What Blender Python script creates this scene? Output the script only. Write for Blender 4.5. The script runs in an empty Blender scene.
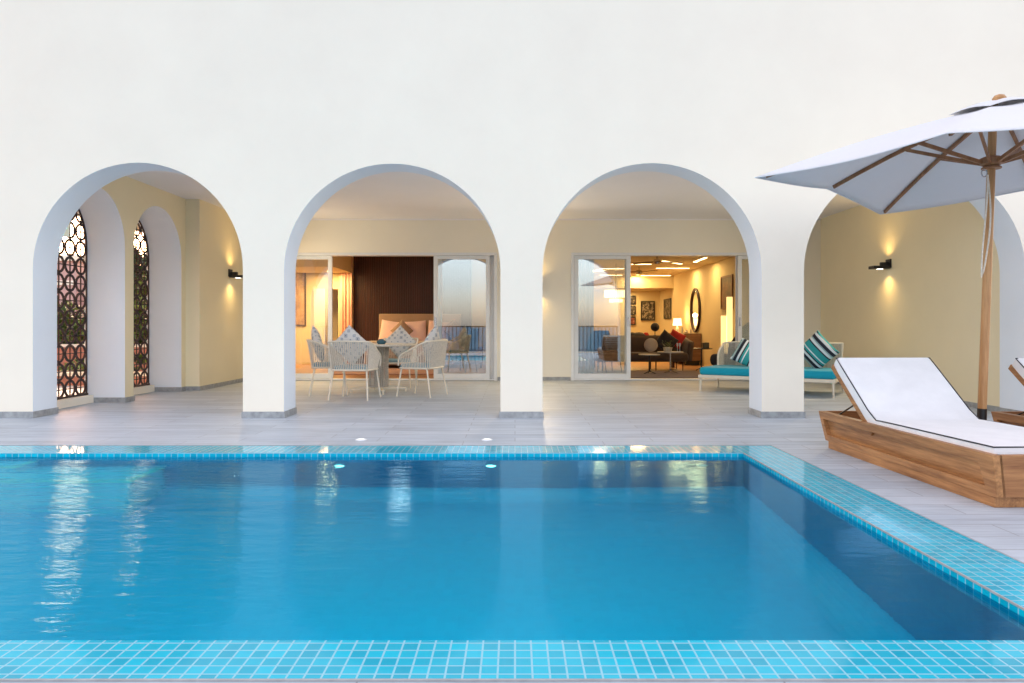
import bpy, bmesh, math, random
from mathutils import Vector, Matrix, Euler
random.seed(7)
SC = bpy.context.scene
COL = SC.collection
R = math.radians
F, VX, VY = 715.0, 515.0, 326.0          # focal length in pixels, vanishing point in the photo

def P(x, y, D):                           # photo pixel at a depth -> (X, Z)
    return ((x - VX) * D / F, 1 - (y - VY) * D / F)

# ------------------------------------------------------------------ mesh helper
class MB:
    def __init__(s):
        s.v, s.f, s.m = [], [], []
    def add(s, vs, fs, m=0):
        n = len(s.v)
        s.v += [tuple(p) for p in vs]
        for f in fs:
            s.f.append([i + n for i in f]); s.m.append(m)
        return s
    def box(s, x0, x1, y0, y1, z0, z1, m=0, M=None):
        vs = [Vector(p) for p in ((x0,y0,z0),(x1,y0,z0),(x1,y1,z0),(x0,y1,z0),(x0,y0,z1),(x1,y0,z1),(x1,y1,z1),(x0,y1,z1))]
        if M: vs = [M @ p for p in vs]
        return s.add(vs, [(0,3,2,1),(4,5,6,7),(0,1,5,4),(1,2,6,5),(2,3,7,6),(3,0,4,7)], m)
    def bar(s, a, b, w, h, m=0, up=(0,0,1)):       # rectangular bar from a to b
        a, b = Vector(a), Vector(b); d = b - a; L = d.length; d.normalize()
        u = Vector(up); x = d.cross(u)
        if x.length < 1e-4: x = d.cross(Vector((1,0,0)))
        x.normalize(); z = x.cross(d)
        M = Matrix((x, d, z)).transposed().to_4x4(); M.translation = a
        return s.box(-w/2, w/2, 0, L, -h/2, h/2, m, M)
    def tube(s, pts, r, n=8, m=0, closed=False):
        pts = [Vector(p) for p in pts]; k = len(pts)
        rs = r if isinstance(r, (list, tuple)) else [r] * k
        ring = []; prev = None
        for i, p in enumerate(pts):
            if closed: t = pts[(i+1) % k] - pts[i-1]
            else: t = pts[min(i+1, k-1)] - pts[max(i-1, 0)]
            t.normalize()
            if prev is None:
                a = t.cross(Vector((0,0,1)))
                if a.length < .05: a = t.cross(Vector((1,0,0)))
            else: a = prev - t * prev.dot(t)
            a.normalize(); prev = a; b = t.cross(a)
            ring.append([p + (a * math.cos(2*math.pi*j/n) + b * math.sin(2*math.pi*j/n)) * rs[i] for j in range(n)])
        vs = [q for rr in ring for q in rr]; fs = []
        for i in range(k if closed else k-1):
            i2 = (i+1) % k
            for j in range(n):
                fs.append((i*n+j, i*n+(j+1)%n, i2*n+(j+1)%n, i2*n+j))
        if not closed:
            fs.append(tuple(range(n))[::-1]); fs.append(tuple((k-1)*n+j for j in range(n)))
        return s.add(vs, fs, m)
    def lathe(s, prof, c=(0,0,0), n=24, m=0, M=None):
        vs = []
        for r, z in prof:
            for j in range(n):
                a = 2*math.pi*j/n
                p = Vector((r*math.cos(a), r*math.sin(a), z))
                if M: p = M @ p
                vs.append(p + Vector(c))
        fs = []
        for i in range(len(prof)-1):
            for j in range(n):
                fs.append((i*n+j, i*n+(j+1)%n, (i+1)*n+(j+1)%n, (i+1)*n+j))
        fs.append(tuple(range(n))[::-1]); fs.append(tuple((len(prof)-1)*n+j for j in range(n)))
        return s.add(vs, fs, m)
    def grid(s, fn, nu, nv, m=0, wrap=False):
        vs = [fn(i/nu, j/nv) for i in range(nu+1) for j in range(nv+1)]
        fs = [(i*(nv+1)+j, (i+1)*(nv+1)+j, (i+1)*(nv+1)+j+1, i*(nv+1)+j+1) for i in range(nu) for j in range(nv)]
        return s.add(vs, fs, m)
    def build(s, name, mats, parent=None, smooth=None, bevel=0, off=None, loc=None, recalc=True, solid=0):
        me = bpy.data.meshes.new(name)
        vs = s.v
        if off is not None: vs = [(p[0]-off[0], p[1]-off[1], p[2]-off[2]) for p in vs]
        me.from_pydata(vs, [], s.f)
        if not isinstance(mats, (list, tuple)): mats = [mats]
        for mt in mats: me.materials.append(mt)
        for p, i in zip(me.polygons, s.m): p.material_index = i
        me.update()
        if recalc:
            bm = bmesh.new(); bm.from_mesh(me)
            bmesh.ops.recalc_face_normals(bm, faces=bm.faces[:]); bm.to_mesh(me); bm.free(); me.update()
        uv = me.uv_layers.new(name='UVMap').data
        for p in me.polygons:
            n = p.normal; ax = max(range(3), key=lambda i: abs(n[i]))
            for li in p.loop_indices:
                c = me.vertices[me.loops[li].vertex_index].co
                uv[li].uv = (c.y, c.z) if ax == 0 else ((c.x, c.z) if ax == 1 else (c.x, c.y))
        if smooth:
            for p in me.polygons: p.use_smooth = True
            me.set_sharp_from_angle(angle=R(smooth))
        o = bpy.data.objects.new(name, me); COL.objects.link(o)
        if parent is not None: o.parent = parent
        if loc is not None: o.location = loc
        if bevel:
            b = o.modifiers.new('bevel', 'BEVEL'); b.width = bevel; b.segments = 2; b.limit_method = 'ANGLE'; b.angle_limit = R(40)
        if solid:
            b = o.modifiers.new('solid', 'SOLIDIFY'); b.thickness = solid; b.offset = 0
        return o

def thing(name, label, cat, loc=(0,0,0), rz=0, group=None):
    o = bpy.data.objects.new(name, None); COL.objects.link(o)
    o.empty_display_size = .1
    o.location = loc; o.rotation_euler = (0,0,rz)
    return tag(o, label, cat, group)
def tag(o, label=None, cat=None, group=None, kind=None):
    if label: o['label'] = label
    if cat: o['category'] = cat
    if group: o['group'] = group
    if kind: o['kind'] = kind
    return o
def lab(o, label): o['label'] = label; return o
def dup(root, loc, rz, label, group=None):
    def cp(o, par):
        c = o.copy(); COL.objects.link(c)
        if par is not None: c.parent = par
        for ch in [q for q in list(COL.objects) if q.parent == o]: cp(ch, c)
        return c
    r = cp(root, None); r.location = loc; r.rotation_euler = (0,0,rz); r['label'] = label
    if group: r['group'] = group
    return r

# ------------------------------------------------------------------ materials
class NT:
    def __init__(s, name):
        s.mat = bpy.data.materials.new(name); s.mat.use_nodes = True
        s.n = s.mat.node_tree.nodes; s.l = s.mat.node_tree.links
        s.b = s.n['Principled BSDF']; s.out = s.n['Material Output']
    def new(s, t, **kw):
        x = s.n.new(t)
        for k, v in kw.items(): setattr(x, k, v)
        return x
    def link(s, a, b): s.l.new(a, b)
    def uv(s, scale=(1,1,1), rot=0, obj=False):
        tc = s.new('ShaderNodeTexCoord'); mp = s.new('ShaderNodeMapping')
        mp.inputs['Scale'].default_value = scale; mp.inputs['Rotation'].default_value = (0,0,rot)
        s.link(tc.outputs['Object' if obj else 'UV'], mp.inputs[0]); return mp.outputs[0]
    def noise(s, vec, scale, detail=4, rough=.55):
        x = s.new('ShaderNodeTexNoise'); x.inputs['Scale'].default_value = scale
        x.inputs['Detail'].default_value = detail; x.inputs['Roughness'].default_value = rough
        if vec is not None: s.link(vec, x.inputs['Vector'])
        return x.outputs['Fac']
    def ramp(s, fac, stops):
        x = s.new('ShaderNodeValToRGB'); e = x.color_ramp.elements
        e[0].position, e[0].color = stops[0][0], (*stops[0][1], 1)
        e[1].position, e[1].color = stops[-1][0], (*stops[-1][1], 1)
        for p, c in stops[1:-1]:
            q = e.new(p); q.color = (*c, 1)
        s.link(fac, x.inputs[0]); return x.outputs[0]
    def bump(s, h, strength=.3, dist=.01, normal=None):
        x = s.new('ShaderNodeBump'); x.inputs['Strength'].default_value = strength; x.inputs['Distance'].default_value = dist
        s.link(h, x.inputs['Height'])
        if normal is not None: s.link(normal, x.inputs['Normal'])
        s.link(x.outputs[0], s.b.inputs['Normal']); return x.outputs[0]
    def mix(s, fac, a, b, mode='MIX'):
        x = s.new('ShaderNodeMix', data_type='RGBA', blend_type=mode)
        for i, v in ((0, fac), (6, a), (7, b)):
            if hasattr(v, 'links'): s.link(v, x.inputs[i])
            elif i == 0: x.inputs[0].default_value = v
            else: x.inputs[i].default_value = (*v, 1)
        return x.outputs[2]
    def math(s, op, a, b=0):
        x = s.new('ShaderNodeMath', operation=op)
        for i, v in ((0, a), (1, b)):
            if hasattr(v, 'links'): s.link(v, x.inputs[i])
            else: x.inputs[i].default_value = v
        return x.outputs[0]
    def col(s, c):
        if hasattr(c, 'links'): s.link(c, s.b.inputs['Base Color'])
        else: s.b.inputs['Base Color'].default_value = (*c, 1)
    def rough(s, v):
        if hasattr(v, 'links'): s.link(v, s.b.inputs['Roughness'])
        else: s.b.inputs['Roughness'].default_value = v

def plain(name, c, rough=.6, var=.12, scale=8, metal=0, bump=0):
    t = NT(name); v = t.uv(obj=True)
    n = t.noise(v, scale, 4)
    t.col(t.ramp(n, [(.3, tuple(k*(1-var) for k in c)), (.7, tuple(min(1, k*(1+var)) for k in c))]))
    t.rough(rough); t.b.inputs['Metallic'].default_value = metal
    if bump: t.bump(n, bump, .01)
    return t.mat
def emit(name, c, s):
    t = NT(name); t.col((.8,.8,.8)); t.b.inputs['Emission Color'].default_value = (*c, 1); t.b.inputs['Emission Strength'].default_value = s
    return t.mat

def plaster(name, c, var=.025, rough=.75, bump=.12):
    t = NT(name); v = t.uv(obj=True)
    a = t.noise(v, 1.1, 5, .6); b = t.noise(v, 140, 3); d = t.noise(v, 9, 4, .6)
    base = t.ramp(a, [(.3, tuple(k*(1-var) for k in c)), (.7, tuple(min(.95, k*(1+var*.6)) for k in c))])
    t.col(base); t.rough(rough)
    big = t.noise(v, .35, 6, .7); t.col(t.mix(t.math('MULTIPLY', t.ramp(big, [(.42,(0,0,0)),(.75,(1,1,1))]), .10), base, tuple(k*.86 for k in c)))
    h = t.math('ADD', t.math('MULTIPLY', b, .35), d)
    t.bump(h, bump, .004); return t.mat
def wood(name, c1, c2, axis='Y', rough=.45, scale=1.0):
    t = NT(name); sc = {'X': (1.6,22,22), 'Y': (22,1.6,22), 'Z': (22,22,1.6)}[axis]
    v = t.uv(tuple(k*scale for k in sc), obj=True)
    n = t.noise(v, 1.0, 6, .65); w = t.noise(t.uv(tuple(k*.25*scale for k in sc), obj=True), 1.0, 3)
    fine = t.noise(t.uv(tuple(k*4*scale for k in sc), obj=True), 1.0, 4)
    f = t.math('ADD', t.math('MULTIPLY', n, .5), t.math('ADD', t.math('MULTIPLY', w, .35), t.math('MULTIPLY', fine, .15)))
    t.col(t.ramp(f, [(.34, c2), (.5, tuple((a+b)/2 for a, b in zip(c1, c2))), (.64, c1)]))
    t.rough(rough); t.bump(n, .15, .003); return t.mat

M = {}
M['white_plaster'] = plaster('white_plaster', (.94,.850,.70), .035)
M['skylit_reveal_plaster'] = plaster('skylit_reveal_plaster', (.83,.89,.95))  # white paint cooled: the blue skylight on reveals is put into the colour
M['cream_plaster'] = plaster('cream_plaster', (.91,.80,.55), .03)
M['ceiling_paint'] = plaster('ceiling_paint', (.92,.89,.89), .02)
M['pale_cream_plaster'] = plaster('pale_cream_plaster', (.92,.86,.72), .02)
M['warm_wall'] = plaster('warm_wall', (.72,.60,.36), .03)
M['skirting_stone'] = plain('skirting_stone', (.34,.35,.35), .45, .25, 14)
M['white_metal'] = plain('white_metal', (.82,.83,.83), .35, .03, 5)
M['cream_metal'] = plain('cream_metal', (.80,.72,.58), .45, .04, 5)
M['black_metal'] = plain('black_metal', (.012,.011,.012), .4, .1, 5)
M['chrome'] = plain('chrome', (.5,.5,.52), .25, .05, 5, 1)
M['rope'] = plain('rope', (.52,.47,.40), .85, .2, 60, 0, .3)
M['rope_pale'] = plain('rope_pale', (.74,.67,.56), .85, .15, 60, 0, .3)
M['teak'] = wood('teak', (.60,.29,.105), (.20,.075,.022), 'Y')
M['teak_x'] = wood('teak_x', (.58,.28,.105), (.24,.09,.03), 'X')
M['pole_wood'] = wood('pole_wood', (.62,.34,.14), (.34,.15,.045), 'Z')
M['rib_wood'] = wood('rib_wood', (.40,.19,.08), (.20,.08,.03), 'Z', scale=.6)
M['dark_wood'] = wood('dark_wood', (.050,.008,.004), (.012,.0018,.001), 'Z', .5)
M['brown_wood'] = wood('brown_wood', (.26,.14,.07), (.15,.07,.03), 'X', .5)

def fabric(name, c, weave=900, rough=.9, var=.06, bump=.15):
    t = NT(name); v = t.uv(obj=True)
    a = t.noise(v, 5, 4); b = t.noise(v, weave, 2)
    f = t.math('ADD', t.math('MULTIPLY', a, .6), t.math('MULTIPLY', b, .4))
    t.col(t.ramp(f, [(.35, tuple(k*(1-var) for k in c)), (.65, tuple(min(1,k*(1+var)) for k in c))]))
    t.rough(rough); t.b.inputs['Sheen Weight'].default_value = .15
    t.bump(t.math('ADD', t.math('MULTIPLY', b, .1), a), bump, .01); return t.mat
M['white_fabric'] = fabric('white_fabric', (.82,.805,.80), bump=.45)
M['piping'] = fabric('piping', (.02,.02,.025))
M['teal_fabric'] = fabric('teal_fabric', (.0,.34,.48))
M['blue_grey_fabric'] = fabric('blue_grey_fabric', (.25,.40,.46))
M['dark_fabric'] = fabric('dark_fabric', (.035,.028,.028))
M['olive_fabric'] = fabric('olive_fabric', (.085,.055,.04))
M['red_fabric'] = fabric('red_fabric', (.55,.03,.02))
M['cream_fabric'] = fabric('cream_fabric', (.62,.50,.38))
M['pink_fabric'] = fabric('pink_fabric', (.84,.62,.62))
M['bed_linen'] = fabric('bed_linen', (.62,.48,.40))
M['headboard_fabric'] = fabric('headboard_fabric', (.40,.29,.22))
M['curtain_fabric'] = fabric('curtain_fabric', (.70,.42,.32))
M['rug_fabric'] = fabric('rug_fabric', (.20,.13,.10))
M['pink_rug'] = fabric('pink_rug', (.42,.22,.16))

def stripes(name, cols, pitch, axis=0):
    t = NT(name); tc = t.new('ShaderNodeTexCoord'); sp = t.new('ShaderNodeSeparateXYZ')
    t.link(tc.outputs['UV'], sp.inputs[0])
    f = t.math('FRACT', t.math('MULTIPLY', sp.outputs[axis], 1/pitch))
    x = t.new('ShaderNodeValToRGB'); x.color_ramp.interpolation = 'CONSTANT'
    e = x.color_ramp.elements; e[0].position = 0; e[0].color = (*cols[0][1], 1); e[1].position = cols[1][0]; e[1].color = (*cols[1][1], 1)
    for p, c in cols[2:]:
        q = e.new(p); q.color = (*c, 1)
    t.link(f, x.inputs[0]); t.link(x.outputs[0], t.b.inputs['Base Color']); t.rough(.9)
    b = t.noise(t.uv(obj=True), 500, 2); t.bump(b, .15, .003); return t.mat
K, W_, T_, G_ = (.015,.02,.035), (.72,.78,.80), (.03,.33,.34), (.30,.42,.44)
M['striped_fabric'] = stripes('striped_fabric', [(0,T_),(.16,K),(.22,W_),(.34,G_),(.40,K),(.55,W_),(.66,K),(.72,T_),(.82,W_),(.88,T_)], .30)

def bits(name):                                   # geometric print in greys and creams
    t = NT(name); v = t.uv((11,11,11))
    vo = t.new('ShaderNodeTexVoronoi', distance='MANHATTAN'); vo.inputs['Scale'].default_value = 1.2; vo.inputs['Randomness'].default_value = .35
    t.link(v, vo.inputs['Vector'])
    t.col(t.ramp(vo.outputs['Distance'], [(.16,(.10,.13,.17)),(.24,(.62,.60,.56)),(.34,(.42,.45,.48)),(.42,(.20,.24,.30)),(.5,(.68,.66,.62))]))
    t.rough(.9); return t.mat
M['print_fabric'] = bits('print_fabric')

def deck():                                       # grey wood-look porcelain planks, long way across the picture
    t = NT('deck_planks'); v = t.uv()
    br = t.new('ShaderNodeTexBrick'); br.offset = .37; br.offset_frequency = 2; br.squash = 1
    t.link(v, br.inputs['Vector'])
    for k, q in (('Scale',1),('Brick Width',1.2),('Row Height',.2),('Mortar Size',.0032),('Mortar Smooth',.3),('Bias',0)): br.inputs[k].default_value = q
    br.inputs['Color1'].default_value = (.40,.40,.40,1); br.inputs['Color2'].default_value = (.62,.62,.62,1); br.inputs['Mortar'].default_value = (.5,.5,.5,1)
    g = t.noise(t.uv((1.3,15,1)), 1, 7, .65); g2 = t.noise(t.uv((.9,2.6,1)), 1.6, 6, .65); g3 = t.noise(t.uv((6,90,1)), 1, 3)
    f = t.math('ADD', t.math('MULTIPLY', g, .45), t.math('ADD', t.math('MULTIPLY', g2, .3), t.math('MULTIPLY', g3, .15)))
    c = t.ramp(f, [(.28,(.28,.31,.345)),(.44,(.47,.52,.565)),(.60,(.61,.66,.72))])
    c = t.mix(.45, c, br.outputs['Color'], 'OVERLAY')
    c = t.mix(t.math('MULTIPLY', br.outputs['Fac'], .75), c, (.22,.21,.21))
    t.col(c); t.rough(t.ramp(g2, [(.3,(.42,)*3),(.7,(.60,)*3)]))
    t.bump(t.math('SUBTRACT', t.math('MULTIPLY', g, .15), br.outputs['Fac']), .25, .002); return t.mat
M['deck'] = deck()

def mosaic(name, c1, c2, mortar, rough=.06, size=.05, ms=.0032, coat=0.3, wob=.12):
    t = NT(name); v = t.uv()
    br = t.new('ShaderNodeTexBrick'); br.offset = 0; br.squash = 1
    t.link(v, br.inputs['Vector'])
    for k, q in (('Scale',1),('Brick Width',size),('Row Height',size),('Mortar Size',ms),('Mortar Smooth',.15),('Bias',0)): br.inputs[k].default_value = q
    br.inputs['Color1'].default_value = (*c1,1); br.inputs['Color2'].default_value = (*c2,1); br.inputs['Mortar'].default_value = (*mortar,1)
    n = t.noise(v, 3, 3)
    c = t.mix(t.math('MULTIPLY', n, .25), br.outputs['Color'], (.02,.56,.72))
    t.col(c); t.rough(rough)
    t.b.inputs['Coat Weight'].default_value = coat; t.b.inputs['Coat Roughness'].default_value = .02
    w = t.noise(v, 45, 2); t.b.inputs['IOR'].default_value = 1.38
    t.bump(t.math('SUBTRACT', t.math('MULTIPLY', w, wob), br.outputs['Fac']), .35, .0012); return t.mat
M['coping_tile'] = mosaic('coping_tile', (.0,.34,.49), (.0,.50,.67), (.30,.58,.67), coat=0)
M['shaded_pool_tile'] = mosaic('shaded_pool_tile', (.0,.19,.37), (.0,.22,.40), (.0,.22,.40), .3, .05, .002, 0)  # pool tile darkened; the shade on the walls is put into the colour
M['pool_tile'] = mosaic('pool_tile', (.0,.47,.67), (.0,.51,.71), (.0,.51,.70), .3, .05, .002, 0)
M['step_tile'] = mosaic('step_tile', (.62,.84,.88), (.66,.86,.90), (.7,.85,.88), .3, .05, .002, 0)
M['grout'] = plain('grout', (.36,.37,.37), .7, .15, 20)

def water():
    t = NT('pool_water_surface')
    t.b.inputs['Base Color'].default_value = (.22,.95,1,1); t.rough(.065)
    t.b.inputs['Transmission Weight'].default_value = 1; t.b.inputs['Specular Tint'].default_value = (.22,.74,1,1); t.b.inputs['IOR'].default_value = 1.20
    tc = t.new('ShaderNodeTexCoord')
    a = t.noise(t.uv((1.0,3.2,1), R(12), True), 2.6, 3, .5)
    b = t.noise(t.uv((1.2,4.2,1), R(-10), True), 7.5, 3, .55)
    sp = t.new('ShaderNodeSeparateXYZ'); t.link(tc.outputs['Object'], sp.inputs[0])
    mr = t.new('ShaderNodeMapRange'); mr.inputs[1].default_value = -.6; mr.inputs[2].default_value = -3.2; mr.inputs[3].default_value = .10; mr.inputs[4].default_value = 1.0
    t.link(sp.outputs[0], mr.inputs[0])
    amp = t.math('MULTIPLY', mr.outputs[0], t.math('ADD', .35, t.noise(t.uv((1,1,1), 0, True), .8, 2)))
    h = t.math('MULTIPLY', t.math('ADD', a, t.math('MULTIPLY', b, .35)), amp)
    nb = t.bump(h, 1.0, .021)
    rf = t.new('ShaderNodeBsdfRefraction'); rf.inputs['Color'].default_value = (.15,.93,1,1); rf.inputs['Roughness'].default_value = .03; rf.inputs['IOR'].default_value = 1.333
    gl = t.new('ShaderNodeBsdfGlossy'); gl.inputs['Color'].default_value = (.40,.72,.90,1); gl.inputs['Roughness'].default_value = .085
    fr = t.new('ShaderNodeFresnel'); fr.inputs['IOR'].default_value = 1.25
    for q in (rf, gl, fr): t.link(nb, q.inputs['Normal'])
    mx = t.new('ShaderNodeMixShader'); t.link(fr.outputs[0], mx.inputs[0]); t.link(rf.outputs[0], mx.inputs[1]); t.link(gl.outputs[0], mx.inputs[2]); t.link(mx.outputs[0], t.out.inputs[0])
    t.n.remove(t.b); return t.mat
M['water'] = water()

def sea():
    t = NT('sea_water'); t.col((.02,.10,.20)); t.rough(.6); t.b.inputs['Specular IOR Level'].default_value = .15; t.b.inputs['IOR'].default_value = 1.33
    h = t.noise(t.uv((.25,.6,1), 0, True), 1, 6, .6); t.bump(h, .6, .35); return t.mat
M['sea'] = sea()
M['land'] = plain('dry_ground', (.30,.23,.16), .9, .25, .8, 0, .3)
M['terracotta'] = plaster('terracotta', (.50,.20,.13), .08)
M['terracotta_paving'] = mosaic('terracotta_paving', (.42,.18,.12), (.50,.23,.15), (.40,.34,.28), .6, .3, .01, 0)
M['pale_pink'] = plaster('pale_pink', (.58,.36,.32), .05)
M['leaf'] = plain('leaf', (.07,.13,.025), .5, .5, 3)
M['leaf_light'] = plain('leaf_light', (.16,.24,.04), .5, .4, 3)
M['leaf_dark'] = plain('leaf_dark', (.035,.055,.02), .5, .4, 3)
M['bark'] = plain('bark', (.12,.08,.05), .9, .3, 12, 0, .4)
M['window_dark'] = plain('window_dark', (.03,.045,.06), .08, .1, 2)
M['bronze'] = plain('bronze', (.05,.024,.018), .45, .25, 30, .3)
M['wood_floor'] = wood('wood_floor', (.50,.26,.12), (.34,.16,.07), 'X', .3)
M['ceramic'] = plain('ceramic', (.6,.55,.45), .4, .15, 20)
M['lampshade'] = emit('lampshade', (1,.66,.26), .7)
M['glow_strip'] = emit('glow_strip', (1,.66,.27), 1.9)
M['glow_soft'] = emit('glow_soft', (1,.66,.22), .26)
M['glow_white'] = emit('glow_white', (1,.93,.80), 1.2)
M['lens_white'] = emit('lens_white', (1,.98,.92), .13)
M['lens_dim'] = plain('lens_dim', (.7,.75,.75), .2, .02)
M['mirror'] = plain('mirror_glass', (.8,.8,.8), .03, 0, 5, 1)
M['blue_glaze'] = plain('blue_glaze', (.04,.12,.16), .2, .1)

def glass(name, fac):
    t = NT(name); t.n.remove(t.b)
    tr = t.new('ShaderNodeBsdfTransparent'); tr.inputs[0].default_value = (.93,.96,.96,1)
    gl = t.new('ShaderNodeBsdfGlossy'); gl.inputs['Roughness'].default_value = 0.0; gl.inputs[0].default_value = (.95,1,1,1)
    fr = t.new('ShaderNodeFresnel'); fr.inputs[0].default_value = 1.5
    f = t.math('ADD', fr.outputs[0], fac)
    mx = t.new('ShaderNodeMixShader'); t.link(f, mx.inputs[0]); t.link(tr.outputs[0], mx.inputs[1]); t.link(gl.outputs[0], mx.inputs[2])
    t.link(mx.outputs[0], t.out.inputs[0]); return t.mat
M['door_glass'] = glass('door_glass', .20)

def canopy_mat():
    t = NT('canopy_fabric'); v = t.uv(obj=True)
    b = t.noise(v, 700, 2); t.col((.88,.88,.89)); t.rough(.85)
    d = t.n.new('ShaderNodeBsdfTranslucent'); d.inputs[0].default_value = (.50,.50,.50,1)
    mx = t.n.new('ShaderNodeMixShader'); mx.inputs[0].default_value = .15
    t.link(t.b.outputs[0], mx.inputs[1]); t.link(d.outputs[0], mx.inputs[2]); t.link(mx.outputs[0], t.out.inputs[0])
    t.bump(t.math('ADD', t.noise(t.uv((1,1,3), .7, True), 3.5, 4), t.math('MULTIPLY', b, .02)), .5, .035); return t.mat
M['canopy'] = canopy_mat()

# ------------------------------------------------------------------ camera, sky, sun
cam = bpy.data.objects.new('camera', bpy.data.cameras.new('camera')); COL.objects.link(cam)
cam.location = (0,0,1); cam.rotation_euler = (R(90),0,0)
cam.data.sensor_width = 36; cam.data.lens = F*36/1024
cam.data.shift_x = -(VX-512)/1024; cam.data.shift_y = -(341.5-VY)/1024
cam.data.clip_start = .02; cam.data.clip_end = 20000
SC.camera = cam

SUN_AZ, SUN_EL = -20.0, 22.0                # degrees from +Y (towards -X), above the horizon
sd = Vector((math.sin(R(SUN_AZ))*math.cos(R(SUN_EL)), math.cos(R(SUN_AZ))*math.cos(R(SUN_EL)), math.sin(R(SUN_EL))))
w = bpy.data.worlds.new('World'); SC.world = w; w.use_nodes = True
bg = w.node_tree.nodes['Background']
sky = w.node_tree.nodes.new('ShaderNodeTexSky'); sky.sky_type = 'NISHITA'; sky.sun_disc = False
sky.sun_elevation = R(SUN_EL); sky.sun_rotation = R(SUN_AZ); sky.air_density = 1.0; sky.dust_density = .8; sky.ozone_density = 1.6
tn = w.node_tree.nodes.new('ShaderNodeMix'); tn.data_type = 'RGBA'; tn.blend_type = 'MULTIPLY'; tn.inputs[0].default_value = 1
tn.inputs[7].default_value = (1.85,1.105,.745,1); w.node_tree.links.new(sky.outputs[0], tn.inputs[6]); 
# the sky opposite the sun is dimmer and mauve towards the sea horizon (dusk), the rest is the plain sky model
wn, wl = w.node_tree.nodes, w.node_tree.links
tc_ = wn.new('ShaderNodeTexCoord'); sx_ = wn.new('ShaderNodeSeparateXYZ'); wl.new(tc_.outputs['Generated'], sx_.inputs[0])
rp_ = wn.new('ShaderNodeValToRGB'); wl.new(sx_.outputs[2], rp_.inputs[0])
el_ = rp_.color_ramp.elements; el_[0].position = 0; el_[0].color = (.12,.18,.33,1); el_[1].position = .62; el_[1].color = (1,1,1,1)
for p_, c_ in ((.06,(.18,.26,.44)),(.16,(.39,.50,.66)),(.32,(.72,.80,.88))):
    q_ = el_.new(p_); q_.color = (*c_, 1)
mr_ = wn.new('ShaderNodeMapRange'); mr_.inputs[1].default_value = -.15; mr_.inputs[2].default_value = .45; mr_.inputs[3].default_value = 1; mr_.inputs[4].default_value = 0
wl.new(sx_.outputs[1], mr_.inputs[0])
t2_ = wn.new('ShaderNodeMix'); t2_.data_type = 'RGBA'; t2_.blend_type = 'MULTIPLY'; wl.new(mr_.outputs[0], t2_.inputs[0]); wl.new(tn.outputs[2], t2_.inputs[6]); wl.new(rp_.outputs[0], t2_.inputs[7])
wl.new(t2_.outputs[2], bg.inputs[0]); bg.inputs[1].default_value = .15
sl = bpy.data.lights.new('sun', 'SUN'); sl.energy = .5; sl.angle = R(10); sl.color = (1,.80,.55)
so = bpy.data.objects.new('sun', sl); COL.objects.link(so); so.rotation_euler = sd.to_track_quat('Z', 'Y').to_euler(); so.location = (-20,30,12)
vs = SC.view_settings; vs.view_transform = 'Standard'; vs.look = 'None'; vs.gamma = 1; vs.exposure = 2.45; vs.use_curve_mapping = False

# ------------------------------------------------------------------ setting: deck, pool, land, sea
XI, XO = 1.795, 2.135                       # pool inner / coping outer edge on the right
YF, YFO = 5.617, 5.967                      # far
YN, YNO = 2.27, 2.02                        # near
XL, WZ, DEEP = -8.0, -.028, -1.25
m = MB()
def sheet(m, x0, x1, y0, y1, z, mi=0):
    return m.add([(x0,y0,z),(x1,y0,z),(x1,y1,z),(x0,y1,z)], [(0,1,2,3)], mi)
sheet(m, -12, 12, YFO, 13.12, 0); sheet(m, XO, 12, -.6, YFO, 0); sheet(m, -12, XO, -.6, YNO, 0)
m.build('terrace_floor', M['deck'], recalc=False)['kind'] = 'structure'
m = MB(); m.box(-12,12,-.68,-.6,-6,.03); m.build('terrace_edge', M['white_plaster'])['kind'] = 'structure'
m = MB()
T = -.002
cw = .35
# coping ring (top) + rounded inner lip
def ring(z, a):                             # rectangle inset by a from the outer edge
    return (XL, XO-a, YNO+a, YFO-a)
sheet(m, XL, XO, YF, YFO, .002); sheet(m, XI, XO, YNO, YF, .002); sheet(m, XL, XI, YNO, YN, .002)
for (a, b, n) in (((XL,YF),(XI,YF),0), ((XI,YF),(XI,YN),0), ((XI,YN),(XL,YN),0)):
    m.add([(a[0],a[1],.002),(b[0],b[1],.002),(b[0],b[1],-.16),(a[0],a[1],-.16)], [(0,1,2,3)])
m.build('pool_coping', M['coping_tile'], recalc=False)['kind'] = 'structure'
m = MB()                                    # thin grout line and edge trim round the coping
m.box(XL, XO+.008, YFO, YFO+.008, -.01, .004); m.box(XO, XO+.008, YNO-.008, YFO, -.01, .004); m.box(XL, XO, YNO-.010, YNO, -.01, .004)
m.box(XI-.003, XI+.004, YN, YF, -.003, .0045)
m.build('coping_trim', M['grout'])['kind'] = 'structure'
m = MB()
e = .001
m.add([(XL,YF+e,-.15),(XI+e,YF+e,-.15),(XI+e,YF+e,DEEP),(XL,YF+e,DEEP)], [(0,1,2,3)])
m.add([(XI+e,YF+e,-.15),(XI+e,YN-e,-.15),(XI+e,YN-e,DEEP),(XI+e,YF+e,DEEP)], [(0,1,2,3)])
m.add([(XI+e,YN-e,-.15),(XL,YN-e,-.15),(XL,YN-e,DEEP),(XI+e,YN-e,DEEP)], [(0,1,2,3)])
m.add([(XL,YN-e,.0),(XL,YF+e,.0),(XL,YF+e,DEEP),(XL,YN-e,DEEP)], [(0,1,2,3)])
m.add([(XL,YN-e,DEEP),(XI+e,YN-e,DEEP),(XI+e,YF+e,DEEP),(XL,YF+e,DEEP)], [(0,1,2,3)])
m.m[-1] = 1
cr_ = .22; cs_ = [(cr_*(1-math.sin(a)), cr_*(1-math.cos(a))) for a in [math.pi/2*k/8 for k in range(9)]]   # rounded foot of the walls
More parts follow.
